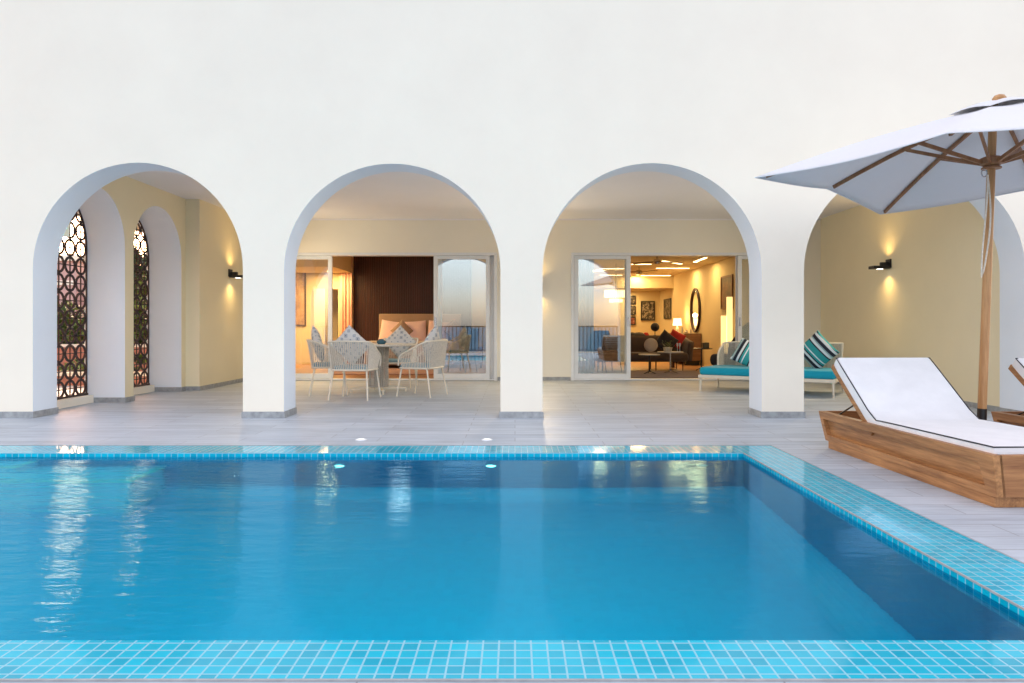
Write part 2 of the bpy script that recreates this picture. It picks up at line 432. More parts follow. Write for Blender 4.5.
for (i0, h0), (i1, h1) in zip(cs_, cs_[1:]):
    za, zb = DEEP+h0+.001, DEEP+h1+.001
    m.add([(XL,YF-i0,za),(XI-i0,YF-i0,za),(XI-i1,YF-i1,zb),(XL,YF-i1,zb)], [(0,1,2,3)], 1)
    m.add([(XI-i0,YF-i0,za),(XI-i0,YN+i0,za),(XI-i1,YN+i1,zb),(XI-i1,YF-i1,zb)], [(0,1,2,3)], 1)
m.build('pool_basin', [M['shaded_pool_tile'], M['pool_tile']], recalc=False, smooth=30)['kind'] = 'structure'
for k, (xr, yf, z) in enumerate(((-3.75,5.36,-.20),(-2.75,5.10,-.42))):
    m = MB(); m.box(XL+.01, xr, yf, YF-.002*(k+1), DEEP+.002, z); m.build('pool_step', M['step_tile'], bevel=.01)['kind'] = 'structure'; m = MB(); m.box(XL+.01, xr+.006, yf-.006, yf+.05, z-.03, z+.004); m.box(xr-.05, xr+.006, yf+.05, YF-.01, z-.03, z+.004); m.build('step_nosing', M['white_plaster'])['kind'] = 'structure'
m = MB(); sheet(m, XL, XI, YN, YF, WZ); m.build('pool_water', M['water'], recalc=False)['kind'] = 'structure'
m = MB()
sheet(m, -4000, 4000, 13.12, 6000, -.03); sheet(m, -4000, -12, -.6, 13.12, -.03); sheet(m, 12, 4000, -.6, 13.12, -.03)
m.build('land', M['land'], recalc=False)['kind'] = 'structure'
m = MB(); sheet(m, -9000, 9000, -9000, -.7, -6); m.build('sea', M['sea'], recalc=False)['kind'] = 'structure'

# ------------------------------------------------------------------ the villa
V0 = Vector((0,7.77,0))
villa = thing('villa', 'white villa with four arches along its shaded veranda beside the pool', 'villa', V0)
def arch_wall(u0, u1, H, t, ops, fn, mats_idx=(0,0,1), z0=0):
    """wall along u with openings (ua, ub, spring, apex); fn(u, d, z) -> world; d=0 front, d=t back"""
    mb = MB(); N = 40
    def quad(pts, mi): mb.add([fn(*p) for p in pts], [(0,1,2,3)], mi)
    cur = u0
    for (a, b, sp, ap) in ops:
        if a > cur + 1e-6:
          for d, mi in ((0, mats_idx[0]), (t, mats_idx[1])): quad([(cur,d,z0),(a,d,z0),(a,d,H),(cur,d,H)], mi)
        c, r = (a+b)/2, (b-a)/2; arc = []
        for i in range(N+1):
            th = math.pi*(1 - i/N); arc.append((c + r*math.cos(th), sp + (ap-sp)*math.sin(th)))
        for i in range(N):
            (ua, za), (ub, zb) = arc[i], arc[i+1]
            for d, mi in ((0, mats_idx[0]), (t, mats_idx[1])): quad([(ua,d,za),(ub,d,zb),(ub,d,H),(ua,d,H)], mi)
        prof = [(a, z0)] + arc + [(b, z0)]
        vs = []; fs = []
        for (uu, zz) in prof: vs += [fn(uu,0,zz), fn(uu,t,zz)]
        for i in range(1 if a == u0 else 0, len(prof)-1): fs.append((2*i, 2*i+2, 2*i+3, 2*i+1))
        mb.add(vs, fs, mats_idx[2]); cur = b
    for d, mi in ((0, mats_idx[0]), (t, mats_idx[1])): quad([(cur,d,z0),(u1,d,z0),(u1,d,H),(cur,d,H)], mi)
    quad([(u0,0,H),(u1,0,H),(u1,t,H),(u0,t,H)], mats_idx[0])
    zc = ops[0][2] if ops[0][0] == u0 else z0
    quad([(u0,0,zc),(u0,t,zc),(u0,t,H),(u0,0,H)], mats_idx[0]); quad([(u1,0,z0),(u1,t,z0),(u1,t,H),(u1,0,H)], mats_idx[0])
    return mb
FY, FT = 7.77, .41
arches = [(-5.24,-2.957,1.62,2.775), (-2.511,-.158,1.60,2.765), (.299,2.68,1.59,2.77), (3.14,5.545,1.60,2.77)]
H = 7.2
mb = arch_wall(-9, 9.2, H, FT, arches + [(6.0,8.4,1.60,2.77)], lambda u,d,z: (u, FY+d, z))
arc_wall = mb.build('arcade_wall', [M['white_plaster'], M['skylit_reveal_plaster']], villa, off=V0, recalc=False, smooth=30)
# skirting round every pier
def pier_skirt(x0, x1):
    s = MB(); s.box(x0-.012, x1+.012, FY-.012, FY+FT+.012, 0, .07)
    s.build('skirting', M['skirting_stone'], arc_wall, off=V0, bevel=.002)
for a, b in ((-9,-5.24),(-2.957,-2.511),(-.158,.299),(2.68,3.14),(5.545,6.0),(8.4,9.2)): pier_skirt(a, b)
# left side wall with two screened arches
XW, XWO = -5.1, -5.63
YB = 13.12; CZ = 2.965
lw = arch_wall(8.181, 11.07, 3.2, XW-XWO, [(8.181,9.35,2.02,2.70),(9.56,10.93,2.02,2.71)], lambda u,d,z: (XW-d, u, z), (0,1,1))
side = lw.build('side_wall', [M['cream_plaster'], M['skylit_reveal_plaster']], villa, off=V0, recalc=False, smooth=30)
m = MB(); m.box(XWO, -4.885, 11.07, YB, 0, 3.2); m.build('lamp_wall', M['cream_plaster'], villa, off=V0)
for a, b in ((9.35,9.56),(10.93,11.058)):
    s = MB(); s.box(XWO+.0, XW+.012, a-.012, b+(.012 if b < 10 else 0), 0, .065); s.build('skirting', M['skirting_stone'], side, off=V0)
s = MB(); s.box(-5.1, -4.873, 11.058, YB-.013, 0, .065); s.build('skirting', M['skirting_stone'], side, off=V0)
for a, b in ((8.185,9.335),(9.575,10.915)):
    s = MB(); s.box(XWO, -5.50, a, b, 0, .10); s.build('window_sill', M['white_plaster'], side, off=V0, bevel=.004)
# right side wall
m = MB(); m.box(5.61, 5.9, FY+FT, YB, 0, 3.2); rw = m.build('side_wall', M['cream_plaster'], villa, off=V0)
s = MB(); s.box(5.596, 5.61, FY+FT+.0125, YB-.0135, 0, .065); s.build('skirting', M['skirting_stone'], rw, off=V0)
# back wall with two door openings
D1, D2, DH = (-4.44,-.33), (1.03,5.14), 2.345
m = MB()
for a, b in ((-4.885,D1[0]),(D1[1],D2[0]),(D2[1],5.61)): m.box(a, b, YB, YB+.25, 0, 3.2)
for a, b in (D1, D2): m.box(a, b, YB, YB+.25, DH, 3.2)
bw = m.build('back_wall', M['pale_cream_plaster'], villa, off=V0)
for a, b in ((-4.87,D1[0]-.01),(D1[1]+.01,D2[0]-.01),(D2[1]+.01,5.59)):
    s = MB(); s.box(a, b, YB-.013, YB, 0, .065); s.build('skirting', M['skirting_stone'], bw, off=V0)
m = MB(); m.box(-5.62,5.61,FY+FT,YB,CZ,CZ+.2); m.build('veranda_ceiling', M['ceiling_paint'], villa, off=V0)
m = MB(); m.box(-9,9.2,FY+FT,30,3.25,3.45); m.build('roof_slab', M['white_plaster'], villa, off=V0)
m = MB()                                        # slim coving line under the ceiling
m.box(-5.09,5.6,YB-.02,YB-.0005,CZ-.025,CZ-.0005); m.build('coving', M['ceiling_paint'], villa, off=V0)
# rooms: bedroom and living room shells
BR, LR = M['warm_wall'], M['warm_wall']
m = MB(); sheet(m, -6.5, 6, YB, 30, .002); m.build('interior_floor', M['wood_floor'], recalc=False)['kind'] = 'structure'
m = MB(); m.box(-6.6,-6.5,YB+.25,19,0,3.2); m.box(-.02,.10,YB+.25,19,0,3.2)
m.box(-6.5,-4.98,19,19.1,0,3.2); m.box(-4.98,-4.70,19,19.1,1.98,3.2); m.box(-4.70,-.02,19,19.1,0,3.2)
m.box(-6.5,-4.2,20.2,20.3,0,3.2)
m.build('bedroom_wall', BR, villa, off=V0)
m = MB(); m.box(-6.5,-.02,YB+.25,20.2,2.86,2.94); m.build('bedroom_ceiling', M['warm_wall'], villa, off=V0)
m = MB(); m.box(-6.49,-4.30,16.9,18.85,2.40,2.86); m.build('bedroom_bulkhead', M['warm_wall'], villa, off=V0)
m = MB(); m.box(.10,.22,YB+.25,23.4,0,3.2); m.box(4.72,4.84,YB+.25,23.4,0,3.2); m.box(.22,4.72,23.3,23.4,0,3.2)
m.build('living_room_wall', LR, villa, off=V0)
m = MB(); m.box(.22,4.72,YB+.25,23.3,2.50,2.58); m.build('living_room_ceiling', M['warm_wall'], villa, off=V0)
m = MB(); m.box(.22,4.72,21.3,23.3,2.13,2.50); m.build('ceiling_beam', M['warm_wall'], villa, off=V0)
m = MB()
x = -4.28
while x < -1.2:
    m.box(x, x+.05, 18.955, 19.0, 0, 2.86); m.box(x+.05, x+.06, 18.97, 19.0, 0, 2.86); x += .06
m.build('wood_panelling', M['dark_wood'], villa, off=V0)

# sliding doors
def sliding_door(x0, lbl):
    r = bpy.data.objects.new('sliding_door', None); COL.objects.link(r); r.parent = villa; r['label'] = lbl
    org = Vector((x0, YB, 0)); r.location = org - V0
    Wd = 4.11; fr = MB(); y0, y1 = -.015, .17
    fr.box(0,.055,y0,y1,0,DH); fr.box(Wd-.055,Wd,y0,y1,0,DH); fr.box(.055,Wd-.055,y0,y1,DH-.05,DH); fr.box(.055,Wd-.055,y0,y1,.004,.03)
    fr.build('door_frame', M['white_metal'], r, bevel=.003)
    return r
def leaf(r, xa, xb, y, handle=None):
    f = MB(); z0, z1 = .032, DH-.052; s = .075
    f.box(xa,xa+s,y,y+.045,z0,z1); f.box(xb-s,xb,y,y+.045,z0,z1); f.box(xa+s,xb-s,y,y+.045,z1-.06,z1); f.box(xa+s,xb-s,y,y+.045,z0,z0+.09)
    o = f.build('door_leaf', M['white_metal'], r, bevel=.003)
    g = MB(); g.add([(xa+s,y+.022,z0+.09),(xb-s,y+.022,z0+.09),(xb-s,y+.022,z1-.06),(xa+s,y+.022,z1-.06)], [(0,1,2,3)])
    g.build('glass_pane', M['door_glass'], o, recalc=False)
    if handle is not None:
        h = MB(); h.box(handle-.012,handle+.012,y-.03,y,1.0,1.16); h.build('handle', M['chrome'], o, bevel=.004)
    return o
dl = sliding_door(D1[0], 'bedroom sliding door, two leaves stacked at its right end')
pw = 1.03
leaf(dl, .057, .057+pw-.03, .10); leaf(dl, 4.053-pw-.01, 4.053, .10); leaf(dl, 4.053-pw-.08, 4.053-.075, .03, 4.053-pw-.045)
dr = sliding_door(D2[0], 'living room sliding door standing open beside its fixed left leaf')
leaf(dr, .057, .057+pw-.01, .10); leaf(dr, .06, .057+pw+.01, .03, .057+pw-.03); leaf(dr, 4.053-pw+.03, 4.053, .10); leaf(dr, 3.07, 4.05, .03, 3.105)

# lattice screens in the two side arches: rings with crosses, joined by diagonals
def lattice(ya, yb, sp, ap, lbl):
    m = MB(); xo = -5.60; pc = .155*1.0; c = (ya+yb)/2; r = (yb-ya)/2
    def inside(y, z): 
        if y < ya or y > yb or z < .10: return False
        if z <= sp: return True
        return ((y-c)/r)**2 + ((z-sp)/(ap-sp))**2 <= 1.0
    P_ = .222; RR = .098; n = 20
    def seg(p, q, wd=.018):
        mid = ((p[0]+q[0])/2, (p[1]+q[1])/2)
        if inside(*mid): m.bar((xo,p[0],p[1]), (xo,q[0],q[1]), wd, .012, 0, (1,0,0) if abs(p[0]-q[0]) > 1e-6 or True else (0,0,1))
    ny = int((yb-ya)/P_)+2; nz = int((ap-.1)/P_)+2
    y_0 = ya + ((yb-ya) - (ny-1)*P_)/2
    for i in range(ny):
        for j in range(nz):
            cy, cz = y_0 + i*P_, .10 + P_*.5 + j*P_
            for k in range(n):
                a, b = 2*math.pi*k/n, 2*math.pi*(k+1)/n
                seg((cy+RR*math.cos(a), cz+RR*math.sin(a)), (cy+RR*math.cos(b), cz+RR*math.sin(b)), .030)
            for s_ in (-1, 1):
                seg((cy, cz), (cy+s_*RR*.5, cz), .012); seg((cy+s_*RR*.5, cz), (cy+s_*P_*.5, cz), .012)
                seg((cy, cz), (cy, cz+s_*RR*.5), .012); seg((cy, cz+s_*RR*.5), (cy, cz+s_*P_*.5), .012)
            # diagonal petals between rings
            for sa in (-1, 1):
                for sb in (-1, 1):
                    q0 = (cy+sa*RR*.70, cz+sb*RR*.70); q1 = (cy+sa*P_*.5, cz+sb*P_*.12); q2 = (cy+sa*P_*.12, cz+sb*P_*.5)
                    pass
    # edge frame
    m.box(xo-.02, xo+.02, ya, yb, .10, .125)
    pts = [(xo,ya+.008,.1),(xo,ya+.008,sp)] + [(xo, c - (r-.008)*math.cos(math.pi*k/24), sp+(ap-sp-.008)*math.sin(math.pi*k/24)) for k in range(1,24)] + [(xo,yb-.008,sp),(xo,yb-.008,.1)]
    m.tube(pts, .012, 6)
    lab(m.build('lattice_screen', M['bronze'], villa, off=V0), lbl)
lattice(8.20, 9.35, 2.02, 2.70, 'pierced bronze lattice screen in the side arch nearer the pool')
lattice(9.56, 10.93, 2.02, 2.71, 'pierced bronze lattice screen in the side arch further from the pool')

# ------------------------------------------------------------------ wall lamps
def wall_lamp(loc, rz, lbl):
    t = thing('wall_lamp', lbl, 'wall lamp', loc, rz, 'slab wall lamps on the cream veranda walls')   # +X leaves the wall
    m = MB(); m.box(0,.02,-.07,.07,-.03,.10); m.build('back_plate', M['black_metal'], t, bevel=.003)
    m = MB(); m.box(.02,.13,-.03,.03,.0,.055); m.build('arm', M['black_metal'], t, bevel=.003)
    m = MB(); m.box(.02,.27,-.085,.085,-.045,-.001); m.build('lamp_housing', M['black_metal'], t, bevel=.003)
    m = MB(); m.lathe([(0.001,-.0460),(.045,-.0465),(.045,-.049),(.001,-.050)], (.14,0,0), 20); m.build('diffuser', M['glow_white'], t, smooth=40)
    for nm, z, ang, e_ in (('downlight', -.055, 0, 6.5), ('uplight', .06, 180, 5)):
        l = bpy.data.lights.new(nm, 'SPOT'); l.energy = e_*.6; l.color = (1,.66,.24); l.spot_size = R(140); l.spot_blend = 1.0; l.shadow_soft_size = .03
        o = bpy.data.objects.new(nm, l); COL.objects.link(o); o.parent = t; o.location = (.12,0,z)
        o.rotation_euler = (0, R(-12) if ang == 0 else R(192), 0)
    l = bpy.data.lights.new('veranda_fill', 'SPOT'); l.energy = 20; l.color = (1,.80,.54); l.spot_size = R(172); l.spot_blend = 1.0; l.shadow_soft_size = .05  # fill spot added to brighten the veranda beyond the lamp's own beams
    o = bpy.data.objects.new('veranda_fill', l); COL.objects.link(o); o.parent = t; o.location = (.31,0,-.03); o.rotation_euler = (0,R(-75),0)
    return t
wall_lamp((5.61,10.72,1.90), R(180), 'black slab lamp glowing on the cream right wall above the daybed')
wall_lamp((-4.885,12.25,1.87), 0, 'black slab lamp glowing on the cream left wall past the lattice screens')
wall_lamp((.40,13.12,1.72), R(-90), 'black slab lamp on the back wall between the two glass doors')

# ------------------------------------------------------------------ deck and pool lights
pool_fills = []; POOL_FILL_W = 6
def puck(loc, M4, name, mat, lbl, cat, grp):
    t = thing(name, lbl, cat, loc, 0, grp)
    m = MB(); m.lathe([(.001,0),(.048,0),(.048,.006),(.036,.008),(.036,.004),(.001,.004)], n=24, M=M4); m.build('bezel', M['white_metal'], t, smooth=40)
    m = MB(); m.lathe([(.001,.005),(.035,.005),(.030,.010),(.001,.012)], n=24, M=M4); m.build('lens', mat, t, smooth=40)
    return t
I4 = Matrix.Identity(4); RX = Matrix.Rotation(R(90), 4, 'X')
puck((-1.35,6.27,0), I4, 'deck_light', M['lens_white'], 'round white light flush in the deck, left of the middle pier', 'deck light', 'round lights set flush in the deck')
puck((-.245,6.27,0), I4, 'deck_light', M['lens_white'], 'round white light flush in the deck, in front of the middle pier', 'deck light', 'round lights set flush in the deck')
for x, mt, lb in ((-1.38,'glow_white','bright underwater light on the far pool wall, left of the middle'), (-.19,'glow_white','bright underwater light on the far pool wall, just below the middle pier'), (1.47,'lens_dim','unlit underwater light near the right corner of the far pool wall')):
    puck((x,YF-.001,-.36), RX, 'pool_light', M[mt], lb, 'pool light', 'small lights in the far pool wall')

for x in (-3.3,-1.0,.35):  # unseen near-wall lights, added to brighten the near water
    t = puck((x,YN+.001,-.45), Matrix.Rotation(R(-90),4,'X'), 'pool_light', M['glow_white'], 'unseen fill light added in the near pool wall %s' % {-3.3:'by the steps',-1.0:'left of the middle',.35:'right of the middle'}[x], 'pool light', 'fill lights added in the near pool wall')
    pool_fills.append((x,YN+.05,-.45,0))
for (x,y,z,rz) in pool_fills:
    l = bpy.data.lights.new('pool_fill_lamp', 'SPOT'); l.energy = POOL_FILL_W; l.color = (.75,.95,1); l.spot_size = R(165); l.spot_blend = 1; l.shadow_soft_size = .05
    o = bpy.data.objects.new('pool_fill_lamp', l); COL.objects.link(o); o.location = (x,y,z); o.rotation_euler = (R(75),0,rz)

# ------------------------------------------------------------------ soft goods
def pillow(size, thick, n=18, pinch=.10):
    m = MB()
    for sgn in (1, -1):
        def fn(u, v):
            a, b = u*2-1, v*2-1
            k = (max(0, 1-abs(a)**3)*max(0, 1-abs(b)**3))**.6
            px = a*(1-pinch*(1-b*b)*abs(a)**3*0 - pinch*.5*(1-(abs(b))**2)*abs(a)); pz = b*(1-pinch*.5*(1-abs(a)**2)*abs(b))
            return (px*size/2, sgn*k*thick/2, pz*size/2)
        m.grid(fn, n, n)
    return m
def soft(m, name, mat, parent=None, **k):
    o = m.build(name, mat, parent, smooth=80, **k)
    return o
def merge_doubles(o, d=.0005):
    bm = bmesh.new(); bm.from_mesh(o.data); bmesh.ops.remove_doubles(bm, verts=bm.verts[:], dist=d)
    bmesh.ops.recalc_face_normals(bm, faces=bm.faces[:]); bm.to_mesh(o.data); bm.free(); return o

def cushion_slab(L, W, T, r=.03):               # rounded slab centred in xy, bottom at 0, length along Y
    m = MB(); n = 6
    prof = []
    for k in range(n+1): a = -math.pi/2 + math.pi*k/n; prof.append((r*math.cos(a)-r, T/2 + (T/2)*math.sin(a)))
    cr = .05; vs = []; fs = []; ring_n = None
    for (ins, z) in prof:
        pts = []
        for cx, cy, a0 in ((1,1,0),(-1,1,90),(-1,-1,180),(1,-1,270)):
            for q in range(5):
                a = R(a0 + 22.5*q); rr = cr + ins
                pts.append((cx*(W/2-cr) + rr*math.cos(a), cy*(L/2-cr) + rr*math.sin(a), z))
        ring_n = len(pts); vs += pts
    for i in range(len(prof)-1):
        for j in range(ring_n): fs.append((i*ring_n+j, i*ring_n+(j+1)%ring_n, (i+1)*ring_n+(j+1)%ring_n, (i+1)*ring_n+j))
    fs.append(tuple(range(ring_n))[::-1]); fs.append(tuple((len(prof)-1)*ring_n+j for j in range(ring_n)))
    m.add(vs, fs); return m

# ------------------------------------------------------------------ sun loungers (length along Y, head at +Y)
def make_lounger():
    t = thing('sun_lounger', 'teak sun lounger with raised white mattress at the right edge of the pool', 'sun lounger', (0,0,0), 0, 'teak sun loungers by the pool')
    W, L, Hh = .84, 2.04, .30; w2, l2 = W/2, L/2
    m = MB(); m.box(-w2+.055, w2-.055, -l2+.06, l2-.06, 0, .062); m.build('plinth', M['teak'], t, bevel=.004)
    # sides: mitred picture frame sloping in at the bottom, recessed panel inside
    z0, z1 = .062, Hh
    def side(sx):
        f = MB(); th = .03
        def q(y, z, d=0): 
            lean = .045*(z1-z)/(z1-z0)
            return (sx*(w2-lean-d), y, z)
        A = [(-l2,z1),(l2,z1),(l2,z0),(-l2,z0)]; lean_y = .0
        A = [(-l2,z1),(l2,z1),(l2-.03,z0),(-l2+.03,z0)]
        B = [(-l2+.13,z1-.06),(l2-.055,z1-.06),(l2-.075,z0+.05),(-l2+.11,z0+.05)]
        for d in (0, .014):
            pass
        vs = [q(*p) for p in A] + [q(*p) for p in B] + [q(p[0],p[1],.036) for p in B] + [q(p[0],p[1],.055) for p in A]
        fs = [(i,(i+1)%4,4+(i+1)%4,4+i) for i in range(4)] + [(4+i,4+(i+1)%4,8+(i+1)%4,8+i) for i in range(4)] + [(8,9,10,11)] + [(12,13,14,15)] + [(i,(i+1)%4,12+(i+1)%4,12+i) for i in range(4)]
        f.add(vs, fs); f.build('side_panel', M['teak'], t, bevel=.003)
        e_ = MB()                      # end-grain mitre joint lines of the corner boards
        for yy, s_ in ((-l2, 1), (l2, -1)):
            pass
    side(-1); side(1)
    def end(sy):
        f = MB()
        def q(x, z, d=0):
            return (x, sy*(l2 - .03*(z1-z)/(z1-z0) - d), z)
        A = [(-w2+.036,z1),(w2-.036,z1),(w2-.08,z0),(-w2+.08,z0)]
        vs = [q(*p) for p in A] + [q(p[0],p[1],.03) for p in A]
        f.add(vs, [(0,1,2,3),(4,5,6,7)] + [(i,(i+1)%4,4+(i+1)%4,4+i) for i in range(4)]); f.build('end_panel', M['teak_x'], t, bevel=.003)
    end(-1); end(1)
    m = MB()
    y = -l2+.05
    while y < l2-.1: m.box(-w2+.10, w2-.10, y, y+.06, .20, .222); y += .085
    m.build('slatted_base', M['teak_x'], t)
    hy = l2-.75; ang = R(37)                      # hinge of the backrest
    # mattress: bent sheet of padded fabric
    HW = .385; TH = .095
    path = [(-l2+.045,.245),(-l2+.4,.243),(0.0,.240),(hy-.12,.238),(hy-.03,.240)]
    d = Vector((0,math.cos(ang),math.sin(ang)))
    for k in range(1,8): s_ = .70*k/7; path.append((hy+.02+d.y*s_, .25+d.z*s_))
    N = len(path)
    nor = []
    for i in range(N):
        a, b = path[max(i-1,0)], path[min(i+1,N-1)]; tx, tz = b[0]-a[0], b[1]-a[1]; l_ = math.hypot(tx,tz); nor.append((-tz/l_, tx/l_))
    m = MB(); prof = []
    rr = .022
    def section():
        pts = []
        for cx, cz, a0 in ((HW-rr, TH-rr, 0),(-HW+rr, TH-rr, 90),(-HW+rr, rr, 180),(HW-rr, rr, 270)):
            for q in range(4): a = R(a0+30*q); pts.append((cx+rr*math.cos(a), cz+rr*math.sin(a)))
        return pts
    sec = section(); ns = len(sec); vs = []
    for i, (p, n_) in enumerate(zip(path, nor)):
        ins = .985 if i in (0, N-1) else 1
        for (sx, sz) in sec: 
            bulge = .010*math.cos(sx/HW*math.pi/2) if sz > TH*.5 else 0
            vs.append((sx*ins, p[0]+n_[0]*(sz+bulge), p[1]+n_[1]*(sz+bulge)))
    fs = [(i*ns+j, i*ns+(j+1)%ns, (i+1)*ns+(j+1)%ns, (i+1)*ns+j) for i in range(N-1) for j in range(ns)]
    fs += [tuple(range(ns))[::-1], tuple((N-1)*ns+j for j in range(ns))]
    m.add(vs, fs); mt = m.build('mattress', M['white_fabric'], t, smooth=50)
    pp = MB()                                     # dark piping round the top edge
    def edge(sx): return [(sx*(HW-.004), p[0]+n_[0]*(TH-.004), p[1]+n_[1]*(TH-.004)) for p, n_ in zip(path, nor)]
    a_, b_ = edge(-1), edge(1); pp.tube(a_ + b_[::-1], .0045, 6, closed=True); pp.build('piping', M['piping'], mt, smooth=60)
    # backrest frame
    m = MB(); o0 = Vector((0,hy-.01,.225)); 
    for sx in (-1,1): m.bar(o0+Vector((sx*.368,0,0)), o0+Vector((sx*.368,0,0))+d*.75, .035, .045)
    m.bar(o0+d*.725+Vector((-.37,0,0)), o0+d*.725+Vector((.37,0,0)), .028, .028)
    for k in range(1,8): m.bar(o0+d*(.09*k)+Vector((-.345,0,-.002)), o0+d*(.09*k)+Vector((.345,0,-.002)), .045, .012)
    m.build('backrest_frame', M['teak'], t, bevel=.002)
    for sx in (-1,1):
        m = MB(); m.tube([(sx*.33, l2-.13, .27), tuple(o0+d*.36+Vector((sx*.33,0,-.02)))], .007, 8); m.build('backrest_strut', M['black_metal'], t)
    return t
lg = make_lounger()
lg.location = (2.965, 4.905, 0); lg.rotation_euler = (0,0,R(2.2))
lg['label'] = 'teak sun lounger with white mattress, nearest the pool coping'
dup(lg, (4.36, 4.86, 0), R(2.2), 'teak sun lounger cut by the right edge, beyond the parasol pole')

# ------------------------------------------------------------------ parasol
def make_parasol():
    C0 = Vector((3.665,5.63,0))
    t = thing('parasol', 'large white square parasol on a wooden pole between the two loungers', 'parasol', C0)
    lean = Vector((.105,0,0))
    def at(z): return Vector((lean.x*z/2.8, 0, z))
    m = MB(); m.box(-.32,.32,-.32,.32,.0,.06); m.build('base_plate', M['skirting_stone'], t, bevel=.01)
    m = MB(); m.tube([at(.06), at(.35)], .034, 20); m.build('base_tube', M['black_metal'], t, smooth=40)
    m = MB(); m.tube([at(.3), at(1.5), at(2.76)], [.032,.031,.029], 20); m.build('pole', M['pole_wood'], t, smooth=40)
    top = at(2.70); ctr = at(2.2)
    ang0 = R(43.8); s2 = 1.345
    u = Vector((math.cos(ang0), math.sin(ang0), 0)); w_ = Vector((math.sin(ang0), -math.cos(ang0), 0))
    cc = Vector((.135,-.02,0))                   # canopy centre relative to the foot
    apex = Vector((cc.x, cc.y, 2.735))
    # perimeter points: corner, mid, corner ...
    per = []
    for k, (a, b) in enumerate(((-1,-1),(-1,0),(-1,1),(0,1),(1,1),(1,0),(1,-1),(0,-1))):
        # -w is the far-left side; a along u, b along w
        p = cc + u*(a*s2) + w_*(b*s2); z = 2.175 if k % 2 == 0 else 2.265
        per.append(Vector((p.x, p.y, z)))
    NR, NA = 14, 10
    m = MB(); vs = []; nper = 8*NA
    for i in range(NR+1):
        r = .055 + (1-.055)*i/NR
        for k in range(8):
            a, b = per[k], per[(k+1)%8]
            for j in range(NA):
                f = j/NA; e_ = a.lerp(b, f)
                sag = math.sin(math.pi*f)
                e2 = e_ + (Vector((cc.x,cc.y,e_.z))-e_)*(.035*sag)       # scalloped edge
                p = apex.lerp(e2, r)
                arch_ = .035*math.sin(math.pi*r)                          # ribs bow a little
                p.z += arch_ - .035*sag*r*(1-.35*r)
                vs.append(p)
    fs = [(i*nper+j, i*nper+(j+1)%nper, (i+1)*nper+(j+1)%nper, (i+1)*nper+j) for i in range(NR) for j in range(nper)]
    m.add(vs, fs)
    m2 = MB()
    cn = m.build('canopy', M['canopy'], t, smooth=25, solid=.003)
    h = MB(); hv = []                              # stitched hem
    for k in range(8):
        a, b = per[k], per[(k+1)%8]
        for j in range(NA):
            f = j/NA; e_ = a.lerp(b, f); sag = math.sin(math.pi*f)
            p = e_ + (Vector((cc.x,cc.y,e_.z))-e_)*(.035*sag); p.z -= .035*sag*.65; hv.append(p - Vector((0,0,.001)))
    h.tube(hv, .005, 6, closed=True); h.build('hem', M['canopy'], cn, smooth=60)
    # vent cap: small square flap lifted above the apex
    m = MB(); vs = []; n = 8*6; NRc = 5
    for i in range(NRc+1):
        r = .02 + .98*i/NRc
        for k in range(8):
            a, b = per[k]-cc, per[(k+1)%8]-cc
            for j in range(6):
                e_ = a.lerp(b, j/6); q = Vector((e_.x, e_.y, 0))*.205*r; corner = (q.length/(s2*1.414*.205))
                m_ = cc + q; vs.append(Vector((m_.x, m_.y, 2.772 - .06*r - .055*(r**2)*(.25 + corner*.75) + .018*math.sin(math.pi*j/6)*r)))
    fs = [(i*n+j, i*n+(j+1)%n, (i+1)*n+(j+1)%n, (i+1)*n+j) for i in range(NRc) for j in range(n)] + [tuple(range(n))]
    m.add(vs, fs); m.build('vent_cap', M['canopy'], t, smooth=25, solid=.003)
    m = MB(); m.lathe([(.001,2.76),(.045,2.765),(.05,2.785),(.035,2.808),(.001,2.82)], (cc.x,cc.y,0), 16); m.build('finial', M['pole_wood'], t, smooth=40)
    m = MB(); m.lathe([(.03,2.66),(.065,2.665),(.065,2.71),(.03,2.72)], (cc.x-.02,cc.y,0), 16); m.build('top_hub', M['rib_wood'], t, smooth=40)
    hub = at(2.285); 
    m = MB(); m.lathe([(.03,-.05),(.07,-.048),(.07,-.036),(.052,-.03),(.078,-.01),(.082,.035),(.06,.045),(.03,.045)], hub, 18); m.build('runner', M['rib_wood'], t, smooth=40)
    for k in range(8):
        e_ = per[k]; d = e_-apex
        def on(r): p = apex + d*r; p.z += .035*math.sin(math.pi*r) - .022; return p
        rib = MB(); pts = [on(r) for r in (.03,.2,.4,.6,.8,.955)]
        for a, b in zip(pts, pts[1:]): rib.bar(a, b, .020, .030)
        ro = rib.build('rib', M['rib_wood'], t)
        j_ = on(.50 if k % 2 else .42)
        dd = (j_-hub); dd.z = 0; dd.normalize(); s0 = hub + dd*.07
        st = MB(); st.bar(s0, j_ + Vector((0,0,-.012)), .018, .028); st.build('strut', M['rib_wood'], ro)
    # rope loop and ring
    m = MB(); rx = hub + Vector((-.085,-.045,-.09))
    m.tube([rx+Vector((.022*math.cos(a), 0, .03*math.sin(a))) for a in [2*math.pi*k/14 for k in range(14)]], .004, 6, closed=True)
    m.build('ring', M['chrome'], t, smooth=60)
    m = MB(); L_ = .80; pts = []
    for k in range(25):
        a = k/24
        if a < .5: q = a*2; pts.append(rx + Vector((.008-.055*math.sin(math.pi*q*.5)**2*.9, -.03, -.02-L_*q)))
        else: q = (a-.5)*2; pts.append(rx + Vector((-.041+.095*math.sin(math.pi*q*.9)*.55+.03*q, -.03, -.02-L_*(1-q)-.02*math.sin(math.pi*min(1,q*4)))))
    m.tube(pts, .006, 6); m.build('pull_cord', M['rope_pale'], t, smooth=60)
    m = MB(); e_ = per[2].lerp(per[3], .28)
